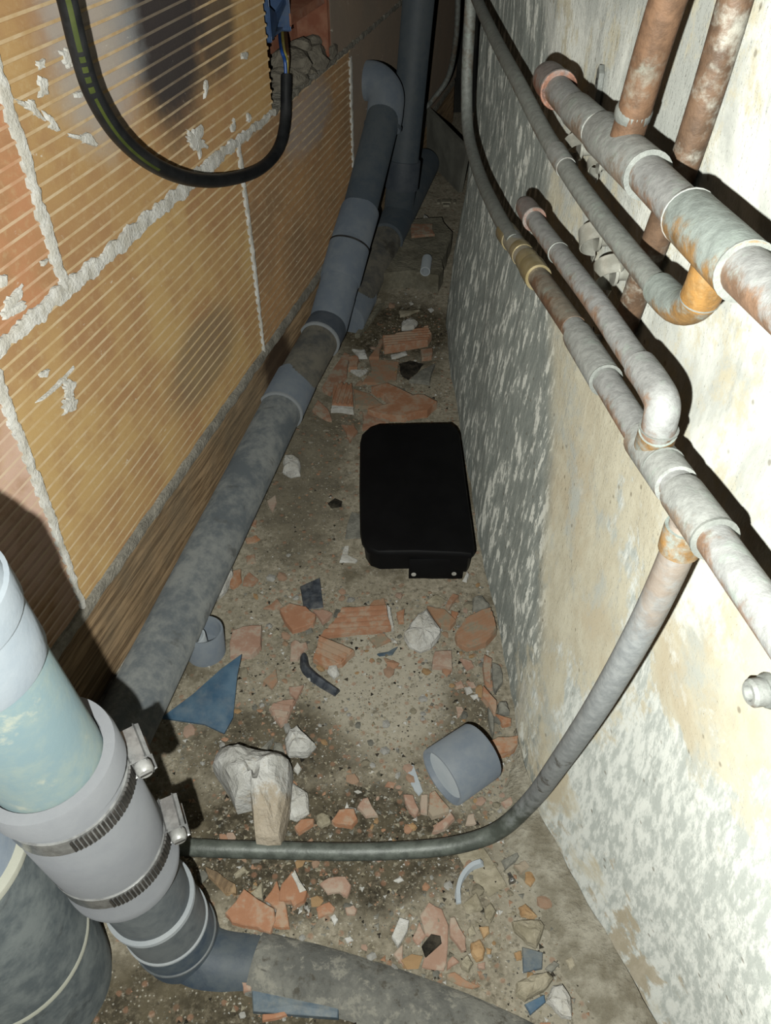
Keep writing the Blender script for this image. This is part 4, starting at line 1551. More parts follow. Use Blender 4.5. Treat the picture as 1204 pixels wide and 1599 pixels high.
def lump(name, poly, h, mat, sink=.003, sub=3, jit=.05, rough=.22, soft=.75):
    """stone or plaster lump: traced foot outline, domed and faceted"""
    Q, size = outline(poly, h * .7, sub, jit)
    c = sum(Q, Vector()) / len(Q)
    zb = fz(c.x, c.y) - sink
    n = len(Q)
    V, Fc = [], []
    sd = random.uniform(0, 50)
    rings = [(0.92, 0.0), (1.0, .35), (.93, .68), (soft, .90), (soft * .5, 1.0)]
    for k, (sc, hz) in enumerate(rings):
        for q in Q:
            d = q - c
            nz = mnoise.noise(Vector((q.x * 55 + sd, q.y * 55, hz * 3)))
            s2 = sc * (1 + (rough * .35 * nz if k not in (1,) else 0))
            z = hz * h * (1 + rough * nz * (k > 0))
            V.append(Vector((c.x + d.x * s2, c.y + d.y * s2, zb + z)))
    V.append(Vector((c.x, c.y, zb + h * (1 + rough * .4 * random.uniform(-1, 1)))))
    for k in range(len(rings) - 1):
        for i in range(n):
            a, b = k * n + i, k * n + (i + 1) % n
            if (i + k) % 2:
                Fc += [(a, b, b + n), (a, b + n, a + n)]
            else:
                Fc += [(a, b, a + n), (b, b + n, a + n)]
    t = (len(rings) - 1) * n
    Fc += [(t + i, t + (i + 1) % n, len(V) - 1) for i in range(n)]
    Fc.append(tuple(range(n - 1, -1, -1)))
    return mk(name, V, Fc, mat, base=True, smooth=False)

T, TH, TP, TD, PL, ST, SO, SG = 'terra', 'terra_hot', 'terra_pink', 'terra_dusty', 'plaster', 'stone', 'stone_ochre', 'stone_grey'
# kind, label, polygon in the photograph, height, material, extra
S = 'slab'; L = 'lump'
TS, RS_, PLN, MS = 'terracotta_shard', 'ribbed_terracotta_shard', 'plaster_lump', 'mortar_stone'
ITEMS = [
 # behind the black box
 (S, RS_, 'long orange brick shard lying farthest back in the rubble behind the black box', [(597, 528), (669, 511), (674, 524), (668, 536), (600, 548)], .016, TH, dict(rib=8)),
 (S, TS, 'broad brown terracotta slab half under the drain pipe behind the black box', [(538, 550), (546, 554), (542, 588), (516, 615), (502, 607), (524, 572)], .012, T, {}),
 (S, TS, 'long cracked terracotta plate directly behind the black box', [(580, 607), (604, 601), (645, 619), (663, 619), (682, 631), (667, 645), (631, 652), (592, 649), (574, 643), (615, 636), (600, 619)], .020, TH, {}),
 (S, TS, 'terracotta piece partly under the back left corner of the black box', [(566, 643), (608, 651), (607, 660), (588, 661), (566, 671)], .008, T, {}),
 (S, TS, 'pointed terracotta piece beside the first pipe coupling', [(496, 625), (512, 639), (518, 656), (510, 654), (488, 640)], .010, T, {}),
 (S, TS, 'small reddish terracotta block among white plaster behind the box', [(544, 558), (556, 555), (560, 560), (558, 576), (544, 576)], .013, TH, {}),
 (L, PLN, 'white plaster lump against the broad brown slab behind the box', [(549, 544), (571, 546), (574, 558), (560, 558)], .012, PL, {}),
 (L, PLN, 'triangular white plaster flake behind the black box', [(546, 578), (576, 576), (562, 587)], .010, PL, {}),
 (L, PLN, 'flat white plaster flake in front of the long orange shard', [(610, 554), (635, 547), (637, 552), (612, 559)], .010, PL, {}),
 (L, PLN, 'white plaster lump right behind the long orange shard', [(627, 503), (639, 497), (653, 503), (647, 512), (627, 514)], .014, PL, {}),
 (S, TS, 'dusty terracotta plate in the middle of the rubble behind the box', [(576, 562), (623, 564), (619, 596), (596, 600), (566, 598), (580, 580)], .007, TD, {}),
 (S, 'concrete_flake', 'grey concrete flake beside the dark hollow in the rubble', [(679, 568), (671, 598), (639, 594), (659, 578)], .012, SG, {}),
 (L, 'soil_lump', 'dark lump in the hollow of the rubble behind the box', [(622, 566), (640, 560), (664, 566), (652, 580), (638, 592), (626, 584)], .008, 'dark_soil', {}),  # dark lump placed where the rubble has its dark hollow
 (S, TS, 'brown terracotta corner piece near the plastered wall behind the box', [(657, 546), (675, 544), (674, 558), (659, 560)], .012, T, {}),
 (S, TS, 'narrow terracotta strip leaning left of the long orange shard', [(594, 528), (599, 529), (592, 560), (576, 560)], .010, TD, {}),
 (S, 'concrete_flake', 'thin beige flake on the dark soil at the back', [(623, 486), (655, 483), (639, 490), (625, 493)], .008, ST, {}),
 (S, TS, 'dusty terracotta sliver left of the cracked plate', [(552, 607), (576, 615), (600, 633), (576, 635), (554, 634)], .010, TD, {}),
 (L, PLN, 'white pebble on dark soil by the wall foot', [(668, 482), (674, 479), (678, 483), (673, 487)], .007, PL, {}),
 (L, PLN, 'tiny white pebble in front of the concrete slab', [(638, 471), (643, 469), (646, 474), (641, 476)], .006, PL, {}),
 (S, 'wood_strip', 'thin grey strip of wood beside the drain pipe on dark soil', [(592, 474), (601, 472), (562, 526), (554, 526)], .010, 'concrete', dict(jit=.01)),
 # left of the box
 (L, PLN, 'crumbly white plaster clump touching the drain pipe', [(443, 712), (458, 711), (469, 723), (469, 740), (454, 744), (441, 736)], .018, PL, dict(rough=.4)),
 (S, TS, 'leaf-shaped terracotta chip on sand beside the drain pipe', [(417, 781), (430, 772), (432, 783), (426, 799)], .006, TP, {}),
 (S, TS, 'square terracotta chip at the drain pipe edge', [(391, 809), (401, 811), (400, 822), (389, 818)], .006, T, {}),
 (S, TS, 'flat orange terracotta chip just right of the drain pipe', [(383, 840), (400, 835), (406, 841), (396, 846), (385, 847)], .006, TH, {}),
 (S, TS, 'small square terracotta chip above the white lump by the pipe', [(385, 867), (398, 865), (400, 878), (385, 880)], .006, T, {}),
 (S, PLN, 'white L-shaped plaster piece left of the black box', [(538, 852), (545, 852), (542, 867), (558, 874), (555, 877), (530, 876)], .007, PL, dict(sub=1)),
 (S, 'concrete_flake', 'flat grey concrete flake touching the left side of the black box', [(549, 798), (562, 802), (563, 839), (538, 841)], .005, SG, {}),
 (S, TS, 'triangular terracotta chip at the back left of the black box', [(533, 662), (553, 664), (558, 673), (547, 690), (540, 673)], .008, T, {}),
 (L, 'soil_lump', 'black clod of soil left of the black box', [(511, 785), (523, 777), (535, 781), (534, 790), (517, 793)], .006, 'dark_soil', {}),
 # row in front of the box
 (L, PLN, 'large white plaster lump poking out from under the drain pipe', [(353, 882), (362, 884), (364, 895), (353, 917), (335, 935), (335, 905)], .030, PL, {}),
 (S, TS, 'orange terracotta chip touching the white lump by the drain pipe', [(364, 891), (376, 888), (377, 906), (364, 917), (359, 914)], .010, TH, {}),
 (S, TS, 'five-sided terracotta chip near the white lump by the drain pipe', [(381, 902), (389, 892), (403, 904), (394, 913), (379, 912)], .008, T, {}),
 (S, 'slate_tile_piece', 'dark blue-black square piece with fine lines on the sandy floor', [(469, 916), (500, 904), (505, 947), (474, 951)], .007, 'slate', dict(tilt=(.05, .1), sub=1)),
 (S, TS, 'thick rounded terracotta shard below the dark square piece', [(437, 953), (452, 944), (478, 949), (493, 960), (489, 975), (457, 985)], .014, TH, {}),
 (S, TS, 'small terracotta wedge between the thick shard and the long ribbed shard', [(489, 953), (504, 952), (519, 958), (504, 972)], .011, TP, {}),
 (S, RS_, 'long ribbed terracotta shard with white plaster on its end', [(500, 994), (534, 951), (573, 949), (604, 947), (612, 981), (580, 986), (540, 990)], .012, TH, dict(rib=4)),
 (S, RS_, 'ribbed triangular terracotta shard in front of the long ribbed one', [(498, 997), (534, 1007), (553, 1018), (534, 1037), (508, 1040), (489, 1029)], .014, TH, dict(rib=-28)),
 (S, TS, 'notched terracotta shard left of the ribbed triangle', [(454, 1005), (461, 999), (470, 1005), (478, 1003), (480, 1010), (465, 1029), (453, 1029)], .010, TP, {}),
 (S, TS, 'square terracotta piece smeared with white plaster beside the upright socket', [(364, 986), (379, 981), (409, 979), (407, 1010), (392, 1024), (359, 1025)], .014, TP, {}),
 (L, PLN, 'white plaster crumb at the tip of the dark bent strip', [(513, 1034), (526, 1034), (530, 1051), (521, 1059), (511, 1048)], .012, PL, {}),
 (S, TS, 'pointed dusty terracotta sliver right of the blue shard', [(411, 1064), (431, 1045), (434, 1061), (424, 1075)], .008, TD, {}),
 (S, TS, 'small terracotta triangle above the ribbed chip near the big white rock', [(451, 1072), (474, 1070), (463, 1092), (452, 1081)], .009, TP, {}),
 (S, RS_, 'small ribbed terracotta chip above the white stone', [(420, 1107), (433, 1096), (462, 1094), (448, 1125), (438, 1133), (428, 1120)], .010, TP, dict(rib=-10)),
 (L, MS, 'grey pebble right of the plaster-smeared square piece', [(424, 990), (433, 981), (439, 988), (426, 994)], .007, ST, {}),
 (L, MS, 'grey mortar crumb below the thick rounded shard', [(476, 984), (487, 977), (489, 986), (478, 989)], .008, SG, {}),
 (S, TS, 'flat dusty terracotta chip left of the dark square piece', [(411, 949), (433, 934), (441, 945), (426, 951)], .006, T, {}),
 (S, TS, 'dusty terracotta chip above the long ribbed shard', [(575, 949), (584, 936), (600, 934), (603, 945)], .007, TD, {}),
 (S, TS, 'dusty terracotta chip below the plastered end of the long ribbed shard', [(577, 998), (590, 990), (600, 988), (611, 999), (587, 1010)], .007, TD, {}),
 (L, PLN, 'large white plaster lump in the middle of the floor before the box', [(666, 950), (687, 984), (688, 991), (673, 1010), (656, 1016), (638, 1007), (630, 991), (645, 966)], .026, PL, {}),
 (S, TS, 'grey-dusted terracotta piece behind the large white lump', [(667, 947), (694, 951), (712, 969), (703, 980), (688, 979)], .011, TD, {}),
 (S, RS_, 'rounded ribbed brick piece leaning at the foot of the plastered wall', [(711, 990), (731, 962), (766, 957), (775, 988), (759, 1005), (731, 1012), (714, 1003)], .016, TD, dict(rib=26, tilt=(.15, .05))),
 (S, TS, 'square pink terracotta block below the large white lump', [(675, 1040), (679, 1018), (705, 1017), (706, 1043)], .014, TP, {}),
 (S, TS, 'small terracotta chip right of the square pink block', [(718, 1027), (736, 1031), (740, 1040), (729, 1045)], .008, TP, {}),
 (S, TS, 'upright narrow terracotta strip near the wall foot', [(756, 1023), (768, 1029), (766, 1068), (756, 1059)], .014, T, {}),
 (S, TS, 'dark orange terracotta blade wedged at the wall foot', [(754, 1074), (775, 1096), (774, 1115), (770, 1113), (753, 1087)], .018, TH, {}),
 (S, TS, 'tiny pink terracotta chip beside two white crumbs', [(711, 1066), (720, 1061), (725, 1072), (712, 1075)], .006, TP, {}),
 (S, TS, 'tiny terracotta chip above the two white crumbs', [(729, 1064), (740, 1064), (744, 1072), (735, 1073)], .006, TP, {}),
 (L, PLN, 'left of two white plaster crumbs near the wall foot', [(725, 1073), (735, 1072), (739, 1079), (729, 1084)], .008, PL, {}),
 (L, PLN, 'right of two white plaster crumbs near the wall foot', [(734, 1085), (746, 1083), (747, 1088), (740, 1092)], .006, PL, {}),
 (S, TS, 'small terracotta chip between the long ribbed shard and the white lump', [(619, 956), (632, 951), (631, 971), (623, 972)], .008, TH, {}),
 (L, MS, 'beige mortar stone in front of the box tab', [(666, 938), (681, 929), (697, 936), (688, 945)], .010, ST, {}),
 (L, MS, 'grey mortar block against the wall behind the rounded ribbed piece', [(738, 934), (753, 930), (766, 945), (759, 953), (738, 953)], .016, SG, {}),
 (S, TS, 'narrow terracotta strip with a white edge before the box', [(707, 927), (716, 930), (701, 951), (696, 945)], .010, T, {}),
 (S, TS, 'orange terracotta chip above the rounded ribbed piece', [(705, 953), (716, 956), (712, 966), (705, 960)], .009, TH, {}),
 (S, TS, 'pale terracotta chip on the brown damp patch behind the coupling', [(712, 1102), (722, 1102), (725, 1113), (714, 1120)], .005, TP, {}),
 (S, 'concrete_flake', 'grey mortar sliver standing along the wall foot', [(769, 1035), (781, 1040), (785, 1064), (774, 1081), (770, 1074)], .012, SG, {}),
 (S, 'plastic_sliver', 'curved blue plastic sliver left of the large white lump', [(589, 1021), (608, 1018), (621, 1010), (612, 1022), (593, 1024)], .003, 'blue_dusty', dict(sink=.0)),
 (L, PLN, 'white crumb beside the right corner of the box tab', [(729, 891), (733, 895), (729, 908), (722, 906)], .008, PL, {}),
 # around the big rock
 (L, PLN, 'rounded white stone above the big white rock', [(464, 1133), (494, 1164), (480, 1177), (450, 1178), (444, 1154), (450, 1141)], .028, 'rock', {}),
 (L, PLN, 'flat white stone leaning against the right of the big rock', [(458, 1222), (481, 1238), (483, 1268), (463, 1279), (452, 1276), (450, 1230)], .022, PL, {}),
 (L, PLN, 'small white chip between the rounded stone and the big rock', [(464, 1188), (471, 1199), (465, 1209), (458, 1200)], .008, PL, {}),
 (S, TS, 'terracotta chip just below the flat white stone', [(460, 1291), (470, 1280), (490, 1279), (489, 1286), (467, 1301)], .012, TH, {}),
 (L, MS, 'grey-white pebble right of the flat white stone', [(493, 1273), (502, 1267), (514, 1272), (517, 1284), (502, 1292), (494, 1286)], .012, ST, {}),
 (S, TS, 'terracotta chunk with a pale scratch above the floor tube', [(518, 1282), (530, 1265), (553, 1264), (558, 1279), (549, 1290), (524, 1287)], .014, TH, {}),
 (S, TS, 'pointed pink terracotta piece right of the scratched chunk', [(567, 1247), (574, 1245), (590, 1273), (571, 1274), (558, 1260)], .010, TP, {}),
 (S, 'plastic_sliver', 'pale grey plastic sliver left of the coupling', [(640, 1193), (645, 1193), (660, 1234), (654, 1241), (647, 1232), (636, 1210)], .006, 'pvc_inner', dict(sub=1)),
 (S, TS, 'oblong pink terracotta piece below the pale plastic sliver', [(630, 1240), (645, 1241), (654, 1264), (649, 1275), (638, 1264)], .010, TP, {}),
 (L, MS, 'yellowish pebble above the floor tube', [(635, 1288), (645, 1283), (652, 1290), (649, 1295), (636, 1296)], .008, SO, {}),
 (L, PLN, 'tiny white cone-shaped chip above the scratched terracotta chunk', [(542, 1250), (545, 1261), (538, 1262)], .007, PL, {}),
 (L, PLN, 'small white pebble alone on damp soil left of the coupling', [(575, 1206), (580, 1202), (586, 1205), (580, 1208)], .005, PL, {}),
 (L, PLN, 'flat white pebble above the pointed pink terracotta piece', [(552, 1235), (559, 1232), (566, 1236), (559, 1239)], .005, PL, {}),
 (L, MS, 'grey wedge of mortar behind the big white rock', [(402, 1172), (428, 1151), (418, 1176)], .012, SG, {}),
 (L, MS, 'dark grey stone between the big rock and the rounded white stone', [(428, 1157), (440, 1160), (446, 1180), (424, 1178)], .010, SG, {}),
 (S, TS, 'tiny terracotta chip on damp soil right of the rounded white stone', [(513, 1138), (519, 1136), (520, 1144), (515, 1146)], .004, T, {}),
 (S, TS, 'flat terracotta chip left of the pale plastic sliver', [(606, 1219), (619, 1221), (614, 1230), (601, 1227)], .005, T, {}),
 # right of the coupling
 (S, TS, 'orange terracotta chunk between the coupling and the wall', [(764, 1159), (777, 1153), (809, 1151), (808, 1164), (798, 1174), (772, 1178)], .018, TH, {}),
 (S, TS, 'orange terracotta chip at the wall foot above the chunk', [(774, 1116), (798, 1123), (798, 1129), (785, 1132)], .012, TH, {}),
 (S, 'concrete_flake', 'dark slanted mortar sliver below the orange blade', [(762, 1105), (771, 1120), (770, 1149), (764, 1125)], .014, SG, {}),
 (S, TS, 'large terracotta piece under the open end of the coupling', [(671, 1239), (679, 1235), (701, 1261), (701, 1267), (675, 1276), (669, 1267)], .012, T, {}),
 (S, TS, 'terracotta piece touching the floor tube below the coupling', [(703, 1268), (710, 1278), (695, 1293), (675, 1300), (682, 1287)], .012, TP, {}),
 (S, TS, 'small terracotta chip below the coupling, near the tube bend', [(731, 1272), (740, 1270), (744, 1285), (727, 1287)], .008, TP, {}),
 (S, TS, 'terracotta chip touching the inside of the tube bend', [(783, 1252), (798, 1244), (803, 1257), (790, 1262)], .010, TP, {}),
 (S, TS, 'narrow terracotta piece left of the one under the coupling', [(658, 1241), (668, 1240), (667, 1270), (657, 1268)], .009, TP, {}),
 (L, MS, 'grey mortar block behind the orange chip at the wall foot', [(777, 1099), (790, 1097), (796, 1114), (778, 1114)], .018, SG, {}),
 # below the tube, left
 (S, 'wood_splinter', 'brown splintered wood chip next to the clamped stack', [(321, 1354), (340, 1362), (367, 1381), (369, 1395), (352, 1395), (325, 1367)], .012, 'wood', {}),
 (S, TS, 'large orange terracotta triangle touching the half-buried pipe', [(352, 1427), (382, 1391), (428, 1420), (430, 1437), (422, 1457), (400, 1448), (362, 1440)], .014, TH, dict(tilt=(0, .12))),
 (S, TS, 'forked orange terracotta shard right of the large triangle', [(413, 1405), (433, 1376), (446, 1412), (452, 1448), (427, 1446), (432, 1420)], .010, TH, {}),
 (S, TS, 'orange terracotta shard capped with white plaster', [(440, 1382), (457, 1361), (479, 1392), (474, 1407), (459, 1416), (454, 1407), (436, 1407)], .015, TH, {}),
 (S, TS, 'broad pink terracotta flake below the floor tube', [(499, 1379), (514, 1370), (539, 1369), (548, 1382), (542, 1400), (529, 1392), (512, 1395)], .008, TP, {}),
 (S, TS, 'kidney-shaped orange terracotta chip below the broad pink flake', [(494, 1417), (514, 1408), (523, 1417), (519, 1425), (497, 1433)], .008, TH, {}),
 (L, PLN, 'small heart-shaped white pebble beside the kidney-shaped chip', [(516, 1432), (522, 1427), (528, 1435), (522, 1445)], .008, PL, {}),
 (S, TS, 'small terracotta chip with a pale stripe right of the kidney-shaped chip', [(539, 1417), (552, 1413), (557, 1420), (554, 1427), (542, 1427)], .008, TP, {}),
 (L, PLN, 'white pebble just above the half-buried pipe', [(537, 1465), (547, 1461), (552, 1468), (542, 1472)], .007, PL, {}),
 (S, TS, 'bright orange terracotta strip at the bottom edge', [(410, 1584), (445, 1578), (448, 1585), (410, 1594)], .010, TH, {}),
 (L, MS, 'tan stone beside the wood splinter', [(364, 1365), (382, 1352), (386, 1359), (367, 1370)], .010, ST, {}),
 (S, TS, 'round terracotta chip under the pipe branch', [(378, 1534), (395, 1534), (392, 1547), (380, 1548)], .012, TP, {}),
 (L, MS, 'pitted stone between the large triangle and the forked shard', [(392, 1395), (412, 1377), (410, 1403), (400, 1402)], .012, ST, dict(rough=.45)),
 (S, 'pipe_shell_piece', 'flat blue-grey pipe fragment in front of the half-buried pipe', [(393, 1545), (460, 1556), (530, 1572), (528, 1590), (395, 1580)], .010, 'blue_dusty', dict(jit=.01)),
 # below the tube, right
 (S, 'tile_piece', 'pale beige tile piece under the curved offcut', [(713, 1331), (755, 1323), (772, 1348), (792, 1382), (765, 1399), (738, 1371)], .005, ST, dict(jit=.02)),
 (L, MS, 'oblong grey stone right of the pale tile piece', [(783, 1343), (809, 1330), (813, 1336), (789, 1358)], .010, SG, {}),
 (L, TS, 'reddish terracotta lump above the oval ochre stone by the wall', [(803, 1351), (820, 1343), (829, 1354), (814, 1364)], .010, T, {}),
 (L, MS, 'oval ochre stone below the reddish lump', [(820, 1362), (831, 1360), (837, 1374), (829, 1384), (820, 1376)], .010, SO, {}),
 (L, 'foil_scrap', 'crumpled silver foil scrap beside the pale tile piece', [(792, 1362), (797, 1360), (806, 1376), (796, 1381)], .008, 'foil', dict(rough=.6)),
 (L, MS, 'beige pitted stone below the curved offcut', [(721, 1413), (744, 1391), (755, 1419), (732, 1426)], .010, ST, {}),
 (L, MS, 'pale oval stone right of the beige pitted stone', [(756, 1419), (765, 1408), (776, 1423), (766, 1441), (758, 1433)], .012, ST, {}),
 (S, PLN, 'white oblong plaster bar left of the pink slab', [(624, 1433), (639, 1437), (636, 1453), (622, 1478), (612, 1461)], .010, PL, dict(sub=1)),
 (S, TS, 'big pink terracotta slab near the bottom of the floor', [(670, 1408), (690, 1419), (700, 1444), (697, 1506), (693, 1515), (659, 1509), (665, 1489), (687, 1467), (665, 1461), (656, 1430)], .007, TP, {}),
 (S, TS, 'small pink terracotta leaf left of the pink slab', [(655, 1439), (665, 1461), (653, 1475), (644, 1464)], .007, TP, {}),
 (S, 'wood_chip', 'dark brown flat chip lying on the pink slab', [(659, 1478), (673, 1461), (687, 1464), (689, 1474), (665, 1495)], .006, 'dark_soil', dict(lift=.006, sub=1)),
 (S, TS, 'curved pink terracotta shard right of the pink slab', [(703, 1433), (710, 1432), (727, 1464), (728, 1482), (721, 1484), (703, 1461)], .010, TP, {}),
 (L, MS, 'small ochre pebble right of the curved pink shard', [(730, 1450), (738, 1441), (744, 1458), (732, 1463)], .009, ST, {}),
 (L, MS, 'orange-ochre pebble under the pale oval stone', [(748, 1447), (764, 1446), (765, 1456), (755, 1465)], .010, SO, {}),
 (L, MS, 'egg-shaped ochre pebble, largest of the pebbles beside the pink slab', [(735, 1472), (749, 1467), (758, 1484), (755, 1498), (744, 1501), (735, 1487)], .013, SO, {}),
 (L, MS, 'pale rounded pebble below the curved pink shard', [(718, 1501), (730, 1489), (740, 1504), (732, 1518), (721, 1512)], .012, ST, {}),
 (L, TS, 'small terracotta pebble below the egg-shaped pebble', [(745, 1504), (758, 1501), (758, 1512), (747, 1513)], .008, TP, {}),
 (S, TS, 'dusty terracotta piece at the lower right corner of the pink slab', [(699, 1501), (707, 1492), (717, 1501), (698, 1514)], .007, TP, {}),
 (S, TS, 'long dusty terracotta flake along the half-buried pipe', [(697, 1520), (710, 1517), (749, 1540), (738, 1543), (699, 1529)], .006, TD, {}),
 (L, MS, 'orange-brown stone above the big mortar stone', [(810, 1416), (820, 1410), (840, 1430), (834, 1434), (814, 1430)], .012, SO, {}),
 (L, MS, 'big beige mortar stone near the wall foot at the lower right', [(799, 1439), (845, 1436), (850, 1447), (838, 1480), (823, 1472), (803, 1453)], .018, ST, {}),
 (S, 'plastic_piece', 'upper dusty blue plastic piece below the big mortar stone', [(816, 1478), (848, 1487), (847, 1512), (817, 1518)], .006, 'blue_dusty', dict(sub=1)),
 (L, MS, 'oval beige rock beside the white lump at the lower right', [(806, 1535), (829, 1523), (857, 1518), (864, 1529), (851, 1546), (820, 1563), (805, 1552)], .022, ST, {}),
 (S, 'plastic_piece', 'lower blue plastic piece between the oval rock and the white lump', [(820, 1568), (850, 1553), (852, 1564), (829, 1584)], .007, 'blue', dict(sub=1)),
 (L, PLN, 'white plaster lump nearest the lower right corner', [(853, 1563), (862, 1540), (877, 1537), (893, 1557), (893, 1590), (879, 1588)], .020, PL, {}),
 (L, MS, 'grey pebble above the oval beige rock', [(851, 1512), (865, 1499), (874, 1506), (862, 1517)], .010, SG, {}),
 (L, MS, 'flat beige pebble farthest right in the rubble', [(882, 1498), (893, 1492), (899, 1509), (891, 1515)], .009, ST, {}),
 (L, MS, 'tiny ochre pebble left of the upper blue piece', [(803, 1487), (814, 1484), (815, 1498), (806, 1499)], .008, SO, {}),
 (L, MS, 'tiny brown pebble right of the egg-shaped pebble', [(759, 1478), (769, 1481), (766, 1491), (760, 1489)], .006, SO, {}),
 (L, MS, 'small beige pebble above the white oblong bar', [(622, 1417), (636, 1419), (631, 1426), (624, 1424)], .006, ST, {}),
 (L, PLN, 'white pebble alone on damp soil below the floor tube', [(614, 1374), (625, 1367), (631, 1374), (622, 1378)], .007, PL, {}),
 (S, TS, 'narrow pink terracotta triangle under the white oblong bar', [(629, 1474), (631, 1509), (615, 1489)], .007, TP, {}),
 # far end
 (S, TS, 'brown terracotta block lying on the far concrete slab', [(642, 368), (675, 368), (678, 387), (642, 390)], .020, T, dict(lift=.030)),
 (L, PLN, 'white flake at the far end beyond the concrete slab', [(661, 346), (675, 357), (661, 358)], .012, PL, dict(sink=-.02)),
]
for kind, name, label, poly, h, mat, ex in ITEMS:
    cat = {'t': 'shard', 'r': 'shard'}.get(name[0] if name.split('_')[-1] == 'shard' else '', None)
    if cat is None:
        cat = {'plaster_lump': 'plaster', 'mortar_stone': 'stone', 'concrete_flake': 'concrete', 'soil_lump': 'soil', 'wood_strip': 'wood', 'wood_splinter': 'wood', 'wood_chip': 'wood',
               'slate_tile_piece': 'tile', 'tile_piece': 'tile', 'foil_scrap': 'foil'}.get(name, 'plastic')
    o = (slab if kind == S else lump)(name, poly, h, MAT[mat], **ex)
    tag(o, label, cat)
    if label.startswith('long ribbed'):
        e_ = slab('plaster_edge', [(604, 946), (609, 949), (615, 980), (611, 982)], .014, MAT['plaster'], sub=2)
        w0_ = world_loc(o)
        e_.parent = o
        e_.location = Vector(e_.location) - w0_
        e_['label'] = 'white plaster on the broken end'
    if label.startswith('orange terracotta shard capped'):
        e_ = slab('plaster_cap', [(455, 1367), (461, 1360), (478, 1391), (468, 1395)], .018, MAT['plaster'], sub=2)
        w0_ = world_loc(o)
        e_.parent = o
        e_.location = Vector(e_.location) - w0_
        e_['label'] = 'white plaster cap'

# upright ribbed brick fragment with a white edge, behind the box
o = slab('ribbed_terracotta_shard', [(521, 600), (550, 603), (552, 637), (518, 634)], .016, MAT['terra_hot'], rib=82, sub=1)
tag(o, 'ribbed brick fragment with a white plaster edge left of the cracked plate', 'shard')
e_ = slab('plaster_edge', [(518, 634), (552, 637), (552, 643), (517, 640)], .014, MAT['plaster'])
e_.parent = o
e_.location = Vector(e_.location) - Vector(o.location)

# the big white rock: two peaks with brown flanks
def big_rock():
    poly = [(341, 1166), (380, 1172), (423, 1181), (439, 1179), (456, 1196), (455, 1228), (452, 1259), (438, 1315), (418, 1316), (399, 1313), (395, 1282), (393, 1249), (366, 1255), (356, 1232), (331, 1195)]
    P = [F(x, y, .03) for x, y in poly]
    P = [Vector((p.x, p.y, 0)) for p in P]
    c = F(400, 1225, .03); c.z = 0
    Q = []
    for a, b in zip(P, P[1:] + P[:1]):
        Q += [a.lerp(b, k / 4) for k in range(4)]
    Q.reverse()
    zb = fz(c.x, c.y) - .004
    V, Fc = [], []
    n = len(Q)
    rings = [(.96, 0), (1.0, .012), (.99, .030), (.93, .044), (.80, .053), (.62, .058), (.42, .060), (.2, .062)]
    pk = F(372, 1190, .05); pk2 = F(420, 1215, .05)
    for k, (sc, z) in enumerate(rings):
        for q in Q:
            d = q - c
            x, y = c.x + d.x * sc, c.y + d.y * sc
            nz = mnoise.noise(Vector((x * 40, y * 40, z * 30))) * .010 + abs(mnoise.noise(Vector((x * 24, y * 24, 7)))) * -.024 + .006 * mnoise.noise(Vector((x * 90, y * 90, z * 60)))
            g = math.exp(-((x - pk.x) ** 2 + (y - pk.y) ** 2) / .0012) * .012 + math.exp(-((x - pk2.x) ** 2 + (y - pk2.y) ** 2) / .0016) * .016
            lowf = sstep(.32, .50, y) * .6 + .4
            V.append(Vector((x, y, zb + (z * lowf + (nz + g) * (z / .06)))))
    V.append(Vector((c.x, c.y, zb + .062)))
    for k in range(len(rings) - 1):
        for i in range(n):
            a, b = k * n + i, k * n + (i + 1) % n
            if (i + k) % 2:
                Fc += [(a, b, b + n), (a, b + n, a + n)]
            else:
                Fc += [(a, b, a + n), (b, b + n, a + n)]
    t = (len(rings) - 1) * n
    Fc += [(t + i, t + (i + 1) % n, len(V) - 1) for i in range(n)]
    Fc.append(tuple(range(n - 1, -1, -1)))
    return mk('limestone_rock', V, Fc, MAT['rock'], base=True, smooth=False)
tag(big_rock(), 'big angular white rock with brown flanks, largest stone on the floor', 'rock')

# blue triangular sheet piece, slightly curled
poly = [(250, 1116), (300, 1082), (345, 1050), (379, 1031), (371, 1058), (363, 1116), (349, 1141), (318, 1126)]
P = [F(x, y, .012) for x, y in poly]
c = sum(P, Vector()) / len(P)
V, Fc = [], []
n = len(P)
for th in (0, .0032):
    for p in P:
        z = fz(p.x, p.y) + .001 + .030 * sstep(-.02, .09, (p.y - c.y)) * .8 + .10 * max(0, (p.x - c.x)) * .5
        V.append(Vector((p.x, p.y, z + th)))
    V.append(Vector((c.x, c.y, fz(c.x, c.y) + .012 + th)))
m = n + 1
for i in range(n):
    j = (i + 1) % n
    Fc += [(j, i, n), (m + i, m + j, m + n), (i, j, m + j, m + i)]
o = mk('plastic_shard', V, Fc, MAT['blue'], base=True, smooth=True)
tag(o, 'large triangular blue plastic shard beside the drain pipe', 'plastic')

